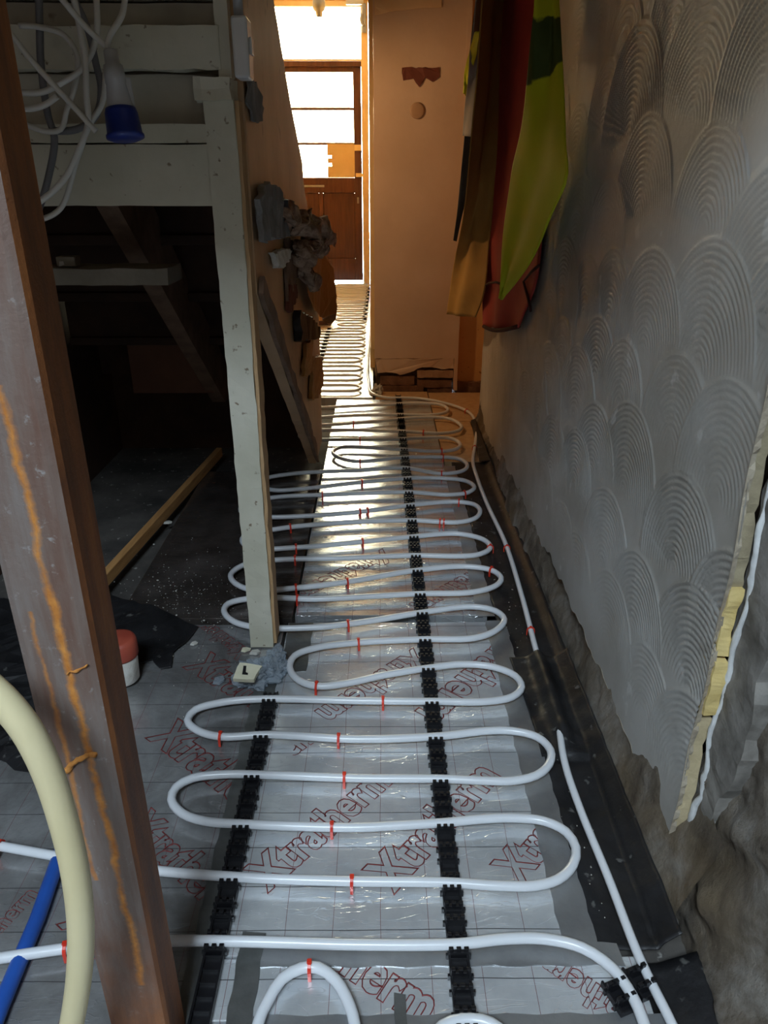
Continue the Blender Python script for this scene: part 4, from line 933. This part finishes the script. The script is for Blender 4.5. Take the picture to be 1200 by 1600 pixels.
# mineral wool
def wool(px, x, rads, label, seed):
    pth = catmull([tuple(on(0, x_, u, v)) for (u, v), x_ in zip(px, x)], 0.012)
    rr_ = np.interp(np.linspace(0, 1, len(pth)), np.linspace(0, 1, len(rads)), rads)
    o = tube('wool_tuft', pth, rr_, M['wool'], None, 18, rough=0.03, sc=38, seed=seed)
    return tag(o, label, 'insulation')
wool([(448, 325), (462, 345), (480, 352), (500, 362), (515, 376)], [-0.21, -0.20, -0.19, -0.175, -0.165], [0.014, 0.024, 0.028, 0.024, 0.008], 'dusty pinkish wool tuft sticking out into the hall from the stair side', 1)
wool([(470, 386), (484, 390), (497, 386), (502, 396)], [-0.20, -0.19, -0.18, -0.18], [0.012, 0.020, 0.020, 0.008], 'small pale wool wisp under the large tuft', 2)
wool([(462, 384), (472, 402), (478, 422), (488, 440), (495, 447)], [-0.21, -0.205, -0.20, -0.195, -0.19], [0.010, 0.016, 0.016, 0.014, 0.006], 'thin pale wool strand trailing down the stair side', 3)
tear('felt_scrap', [(440, 312), (452, 318), (464, 336), (470, 356), (458, 350), (444, 330)], PX + 0.022, 0.014, 'felt', 'black felt scrap wedged above the pinkish wool tuft', 'felt', 10, 0.004)
# bottom step in the hall
bs = empty('bottom_step', (-0.6, 5.75, 0.0)); tag(bs, 'low ochre step in the hall to the left of the pipes', 'step')
box('riser', -0.45, 0.225, 0.0, 0.20, 0.03, 0.17, M['ochre'], bs); box('plinth', -0.45, 0.23, -0.005, 0.2, 0.0, 0.03, M['dwood'], bs); box('tread', -0.46, 0.235, -0.02, 0.22, 0.17, 0.195, M['ochre'], bs, 0.005)

# ------------------------------------------------------------------ steel post, hose, blue pipe, cables
sp = empty('steel_post', (-0.285, 0.585, ZF)); tag(sp, 'rusty square steel post with orange rust streaks in the left foreground', 'post'); bpy.context.view_layer.update()
bm = bmesh.new(); bm_box(bm, -0.324, -0.2545, 0.55, 0.612, ZF, 2.62, 0.009)
for v in bm.verts: v.co -= Vector((-0.285, 0.585, ZF))
bm_obj('column', bm, M['rust'], sp)
bm = bmesh.new(); bm_box(bm, -0.36, -0.22, 0.52, 0.65, ZF, ZF + 0.008, 0.001)
for v in bm.verts: v.co -= Vector((-0.285, 0.585, ZF))
bm_obj('base_plate', bm, M['rust'], sp)
def weld(px, r0, seed):
    pth = catmull([tuple(on(1, 0.549, u, v) - Vector((-0.285, 0.585, ZF))) for u, v in px], 0.004)
    o = tube('rust_run', pth, r0, M['rustweld'], sp, 8, rough=0.0034, sc=190, seed=seed); return o
weld([(106, 1052), (116, 1049), (128, 1045), (137, 1038)], 0.0013, 1)
weld([(150, 1177), (138, 1180), (122, 1188), (108, 1198), (102, 1204)], 0.0026, 2)
hose_px = [(-90, 1035), (-40, 1058), (2, 1092), (40, 1138), (72, 1200), (98, 1278), (117, 1360), (126, 1440), (124, 1520), (112, 1600), (85, 1720), (60, 1800)]
HP = [on(1, 0.47, u, v) for u, v in hose_px]; HP = [p for p in HP if p.z > 0.012]
HP += [Vector((HP[-1].x - 0.03, 0.45, 0.0135)), Vector((HP[-1].x - 0.12, 0.38, 0.0135)), Vector((HP[-1].x - 0.25, 0.3, 0.0135))]
tag(tube('cream_hose', catmull([tuple(p) for p in HP], 0.01), 0.0122, M['hose'], None, 18), 'thick cream hose curving in front of the rusty steel post', 'hose')
bp0, bp1 = fl(97, 1325, 0.011), fl(0, 1575, 0.011)
dd = bp1 - bp0
tag(tube('blue_pipe', [tuple(bp0 - dd * 1.0), tuple(bp0), tuple(bp0 + dd * 0.5 + Vector((0.004, 0, 0))), tuple(bp1), tuple(bp1 + dd * 1.2)], 0.0115, M['blue'], None, 14), 'blue plastic water pipe on the floor at the lower left', 'pipe')

CY = 1.30
ld = empty('extension_lead', on(1, CY, 120, 190)); tag(ld, 'looped white extension cable with a blue capped connector hanging at upper left', 'extension lead'); bpy.context.view_layer.update()
LO = ld.location.copy()
def cable(px, ys_, r=0.0046, m='cable'):
    pts = [tuple(on(1, CY + dy, u, v) - LO) for (u, v), dy in zip(px, ys_)]
    return tube('cable_loop', catmull(pts, 0.008), r, M[m], ld, 10)
cable([(-20, 15), (10, 45), (50, 95), (100, 150), (150, 205)], [-0.03] * 5, 0.0045)
cable([(60, -45), (98, 0), (130, 38), (165, 72)], [-0.02, -0.02, -0.01, 0.0], 0.0046)
cable([(200, -40), (195, 0), (190, 25), (172, 55), (166, 74)], [0.02, 0.02, 0.01, 0.0, 0.0], 0.0046)
cable([(110, -30), (125, 45), (133, 90), (135, 150), (138, 190), (125, 230), (100, 280), (62, 315), (30, 330)], [0.03] * 9, 0.0050)
cable([(165, 110), (160, 160), (140, 195), (120, 250), (95, 325), (65, 343), (30, 350)], [0.06] * 7, 0.0046)
cable([(30, 40), (60, 42), (100, 55), (120, 85), (118, 130), (105, 170), (95, 202), (70, 205), (30, 190)], [0.08] * 9, 0.0044)
cable([(20, 142), (40, 145), (66, 144), (95, 130), (130, 105), (150, 60), (150, -20)], [0.05] * 7, 0.0048)
cable([(30, 168), (45, 170), (70, 164), (90, 150)], [0.05] * 4, 0.0048)
cable([(60, -30), (62, 40), (64, 100), (75, 180), (85, 215), (75, 280), (60, 330)], [0.09] * 7, 0.0060, 'cablegrey')
cable([(100, -30), (135, 40), (150, 100), (158, 140), (150, 180), (120, 202), (80, 205)], [0.09] * 7, 0.0058, 'cablegrey')
ca, cb_ = on(1, CY - 0.01, 172, 78), on(1, CY - 0.03, 197, 219)
ax = (cb_ - ca); Lp = ax.length; qm = ax.to_track_quat('Z', 'Y').to_matrix()
pr = lambda pf: [(r, z * Lp) for r, z in pf]
pb = lathe('plug_body', pr([(0.0085, 0.0), (0.0105, 0.02), (0.0105, 0.16), (0.014, 0.17), (0.0155, 0.30), (0.0155, 0.36), (0.0145, 0.37), (0.019, 0.60), (0.0195, 0.66)]), M['plugwhite'], ld, 24, ca - LO, qm)
lathe('plug_cap', pr([(0.0200, 0.64), (0.0225, 0.645), (0.0245, 0.70), (0.0265, 0.93), (0.0285, 0.94), (0.0285, 0.975), (0.022, 0.995), (0.021, 1.0)]), M['bluecap'], ld, 28, ca - LO, qm)
bm = bmesh.new(); bm_box(bm, 0.010, 0.022, -0.006, 0.006, 0.30 * Lp, 0.62 * Lp, 0.002)
for v in bm.verts: v.co = qm @ v.co + (ca - LO)
bm_obj('latch', bm, M['plugwhite'], pb)

# ------------------------------------------------------------------ clothes on the right wall
def garment(name, L, R, xl, xr, m, label, folds=3, amp=0.012, cat='garment', nx=34, seed=0.0, th=0.004, xrb=None):
    """cloth between two edges: left edge at distance xl from the corridor axis, right edge close to the wall"""
    ll = catmull([tuple(on(0, xl, u, v)) for u, v in L], 0.02); xrb = xr if xrb is None else xrb
    rr2 = catmull([tuple(on(0, xr + (xrb - xr) * (k / (len(R) - 1)) ** 2, u, v)) for k, (u, v) in enumerate(R)], 0.02)
    n = 60
    def res(p):
        s = np.r_[0, np.cumsum(np.linalg.norm(np.diff(p, axis=0), axis=1))]; t_ = np.linspace(0, s[-1], n)
        return np.stack([np.interp(t_, s, p[:, k]) for k in range(3)], 1)
    a, b_ = res(ll), res(rr2)
    P = np.zeros((n, nx, 3))
    for i in range(n):
        for j in range(nx):
            t_ = j / (nx - 1); p = a[i] * (1 - t_) + b_[i] * t_
            w_ = amp * math.sin(t_ * math.pi * folds + seed + i * 0.03) * math.sin(math.pi * min(1, t_ * 1.0 + 0.0)) + 0.006 * noise.noise(Vector((t_ * 3, i * 0.08, seed)))
            p = p + np.array([-0.8, -0.6, 0]) * w_
            P[i, j] = p
    o = grid_obj(name, P, M[m]); s_ = o.modifiers.new('thickness', 'SOLIDIFY'); s_.thickness = th; s_.offset = 0
    return tag(o, label, cat, 'clothes hanging on the right wall')
hv = garment('hi_vis_vest', [(848, -160), (838, -60), (835, 0), (828, 100), (815, 200), (800, 270), (790, 340), (784, 400), (780, 466)],
             [(866, -160), (870, -60), (873, 0), (878, 80), (881, 150), (884, 220), (887, 278), (862, 335), (832, 405), (784, 468)], 0.355, 0.420, 'vest', 'bright yellow hi-vis vest hanging to a point, nearest of the clothes', 2.4, 0.008, xrb=0.372)
rd = garment('red_jacket', [(782, -160), (775, -60), (772, 0), (768, 100), (760, 230), (757, 330), (754, 440), (755, 512)],
             [(850, -160), (850, -60), (850, 0), (850, 100), (850, 230), (848, 330), (840, 430), (812, 512)], 0.392, 0.443, 'redcloth', 'dark red jacket hanging behind the yellow hi-vis vest', 3.2, 0.014, seed=1.0, xrb=0.43)
hemL = on(0, 0.388, 756, 510); hemR = on(0, 0.428, 810, 510)
hem = [tuple(hemL.lerp(hemR, t_) + Vector((-0.012 * math.sin(t_ * math.pi), -0.02 * math.sin(t_ * math.pi), -0.010 * math.sin(t_ * math.pi)))) for t_ in np.linspace(0, 1, 9)]
tube('hem', hem, 0.007, M['redhem'], rd, 8)
tube('drawstring', [tuple(on(0, 0.386, u, v)) for u, v in [(757, 455), (758, 447), (764, 442), (775, 441), (790, 446)]], 0.004, M['redhem'], rd, 8)
tube('drawstring', [tuple(on(0, 0.425, u, v)) for u, v in [(842, 415), (830, 425), (818, 440), (826, 470), (829, 486)]], 0.004, M['redhem'], rd, 8)
garment('khaki_coat', [(765, -160), (756, -60), (752, 0), (745, 130), (735, 230), (725, 330), (712, 400), (702, 460), (698, 491)],
        [(800, -160), (795, -60), (790, 0), (780, 200), (772, 300), (763, 400), (758, 450), (742, 496)], 0.300, 0.420, 'khaki', 'khaki brown coat hanging to the left of the red jacket', 2.5, 0.012, seed=2.0, xrb=0.37)
garment('grey_coat', [(758, -160), (748, -60), (744, 0), (735, 80), (728, 150), (723, 212)], [(790, -160), (782, -60), (775, 0), (768, 100), (758, 170), (741, 214)], 0.318, 0.43, 'greycloth', 'grey coat showing as a narrow strip behind the khaki coat', 2, 0.006, seed=3.0, xrb=0.35)
garment('navy_coat', [(760, -160), (750, -60), (744, 0), (736, 60), (727, 200), (720, 280), (710, 375)], [(800, -160), (785, -60), (778, 0), (768, 100), (750, 200), (735, 280), (712, 377)], 0.326, 0.435, 'navy', 'dark navy garment tapering to a point behind the khaki coat', 2, 0.006, seed=4.0, xrb=0.332)
garment('yellow_strap', [(742, 50), (733, 85), (727, 110), (724, 145)], [(752, 50), (744, 85), (736, 118), (728, 150)], 0.318, 0.335, 'hivis', 'small yellow strap end between the grey coat and the pier', 1, 0.003, seed=5.0)

# ------------------------------------------------------------------ small things on the floor
def blob(name, loc, sx, sy, sz, m, amp, sc, seed, sub=4, label=None, cat=None, parent=None):
    bm = bmesh.new(); bmesh.ops.create_icosphere(bm, subdivisions=sub, radius=1.0)
    for v in bm.verts:
        d = 1 + amp * noise.fractal(v.co * sc + Vector((seed, 0, 0)), 1.0, 2.0, 4) - amp * 0.8 * abs(noise.noise(v.co * sc * 1.7 + Vector((0, seed, 0))))
        v.co = Vector((v.co.x * sx * d, v.co.y * sy * d, max(-0.55, v.co.z * d) * sz + 0.55 * sz))
    o = bm_obj(name, bm, M[m], parent, False); o.location = loc
    if label: tag(o, label, cat)
    return o
p_ = fl(398, 1082); blob('plastic_bag', (p_.x - 0.002, p_.y + 0.03, 0.002), 0.046, 0.034, 0.036, 'bag', 0.5, 1.5, 2, label='crumpled clear plastic bag on the floor in front of the cream post', cat='plastic bag')
p_ = fl(432, 1045); blob('plastic_bag', (p_.x, p_.y, 0.002), 0.032, 0.05, 0.022, 'bag', 0.6, 1.8, 8, label='flattened clear plastic wrap at the right foot of the cream post', cat='plastic bag')
fw = [Vector(v) for v in ((-0.028, -0.02, 0), (0.016, -0.022, 0), (0.030, 0.012, 0), (-0.018, 0.02, 0))]
p_ = on(2, 0.047, 387, 1052)
o = prism('foam_wedge', ragged(fw, 0.0015, 0.012, 3), (0, 0, 0.012), M['paper']); o.location = (p_.x, p_.y, 0.046); o.rotation_euler = (0.35, 0.05, 0.05); tag(o, 'cream foam wedge with a dark notch on the plastic bag', 'foam scrap')
pr_ = prism('notch', [Vector((-0.010, -0.010, 0)), Vector((0.002, -0.011, 0)), Vector((0.002, -0.007, 0)), Vector((-0.003, -0.005, 0)), Vector((-0.003, 0.011, 0)), Vector((-0.009, 0.011, 0))], (0, 0, 0.001), M['rail'], o); pr_.location = (0, 0, 0.0122)
for (u, v), s, lb, mm in (((382, 1017), 0.012, 'cream foam chip on the floor to the left of the post foot', 'paper'), ((398, 1022), 0.014, 'white plaster chip against the foot of the cream post', 'crumb'), ((421, 1064), 0.011, 'pale plastic chip beside the clear plastic wrap', 'pipe'), ((342, 1066), 0.016, 'folded bluish plastic sliver on the floor left of the plastic bag', 'bag'), ((302, 1007), 0.009, 'white chip on the grey foil beside the black felt', 'crumb'), ((262, 818), 0.014, 'pale crumb lying against the orange batten', 'crumb')):
    p_ = fl(u, v); pts = [Vector((s * math.cos(a_) * rr.uniform(.6, 1.2), s * 0.7 * math.sin(a_) * rr.uniform(.6, 1.2), 0)) for a_ in [k * 1.257 for k in range(5)]]
    o = prism('floor_chip', pts, (0.002, 0.001, s * 0.45), M[mm]); o.location = (p_.x, p_.y, 0.001); tag(o, lb, 'debris')
tb = empty('paint_tub', (fl(196, 1078).x - 0.012, fl(196, 1078).y + 0.03, 0.006)); tag(tb, 'white plastic tub with a red lid half hidden behind the steel post', 'tub')
lathe('body', [(0.030, 0.0), (0.034, 0.004), (0.037, 0.06), (0.037, 0.066)], M['plasteredge'], tb, 26); lathe('lid', [(0.039, 0.064), (0.040, 0.068), (0.040, 0.098), (0.036, 0.106), (0.030, 0.108)], M['potred'], tb, 26)
# debris nobody could count
bm = bmesh.new(); rc = random.Random(21)
def crumb(x, y, z, s):
    r = bmesh.ops.create_icosphere(bm, subdivisions=1, radius=s)
    for v in r['verts']: v.co = Vector((v.co.x * rc.uniform(.6, 1.4) + x, v.co.y * rc.uniform(.6, 1.4) + y, max(0, v.co.z * 0.6 + s * 0.4) + z))
for k in range(420):
    u, v = rc.gauss(290, 55), rc.gauss(945, 45)
    p = fl(u, v)
    if -0.8 < p.x < -0.24 and 1.0 < p.y < 2.4: crumb(p.x, p.y, 0.0015, rc.uniform(0.0004, 0.0017) * (2.0 if rc.random() < 0.06 else 1))
for k in range(60):
    x, y = rc.uniform(-0.75, 0.26), rc.uniform(0.55, 1.9); crumb(x, y, 0.0014, rc.uniform(0.0004, 0.0014))
for k in range(90):
    y = rc.uniform(0.75, 2.5); x = rc.gauss(0.335, 0.016); crumb(x, y, 0.002, rc.uniform(0.0005, 0.0017))
o = bm_obj('plaster_crumbs', bm, M['crumb']); tag(o, 'pale plaster crumbs and dust scattered over the floor', 'debris', kind='stuff')
p_ = on(1, PY - 0.06, 590, 606)
blob('plaster_rubble', (p_.x, p_.y, 0.0), 0.028, 0.03, 0.03, 'crumb', 0.7, 1.6, 5, 3, 'lump of broken plaster at the left foot of the pier', 'rubble')
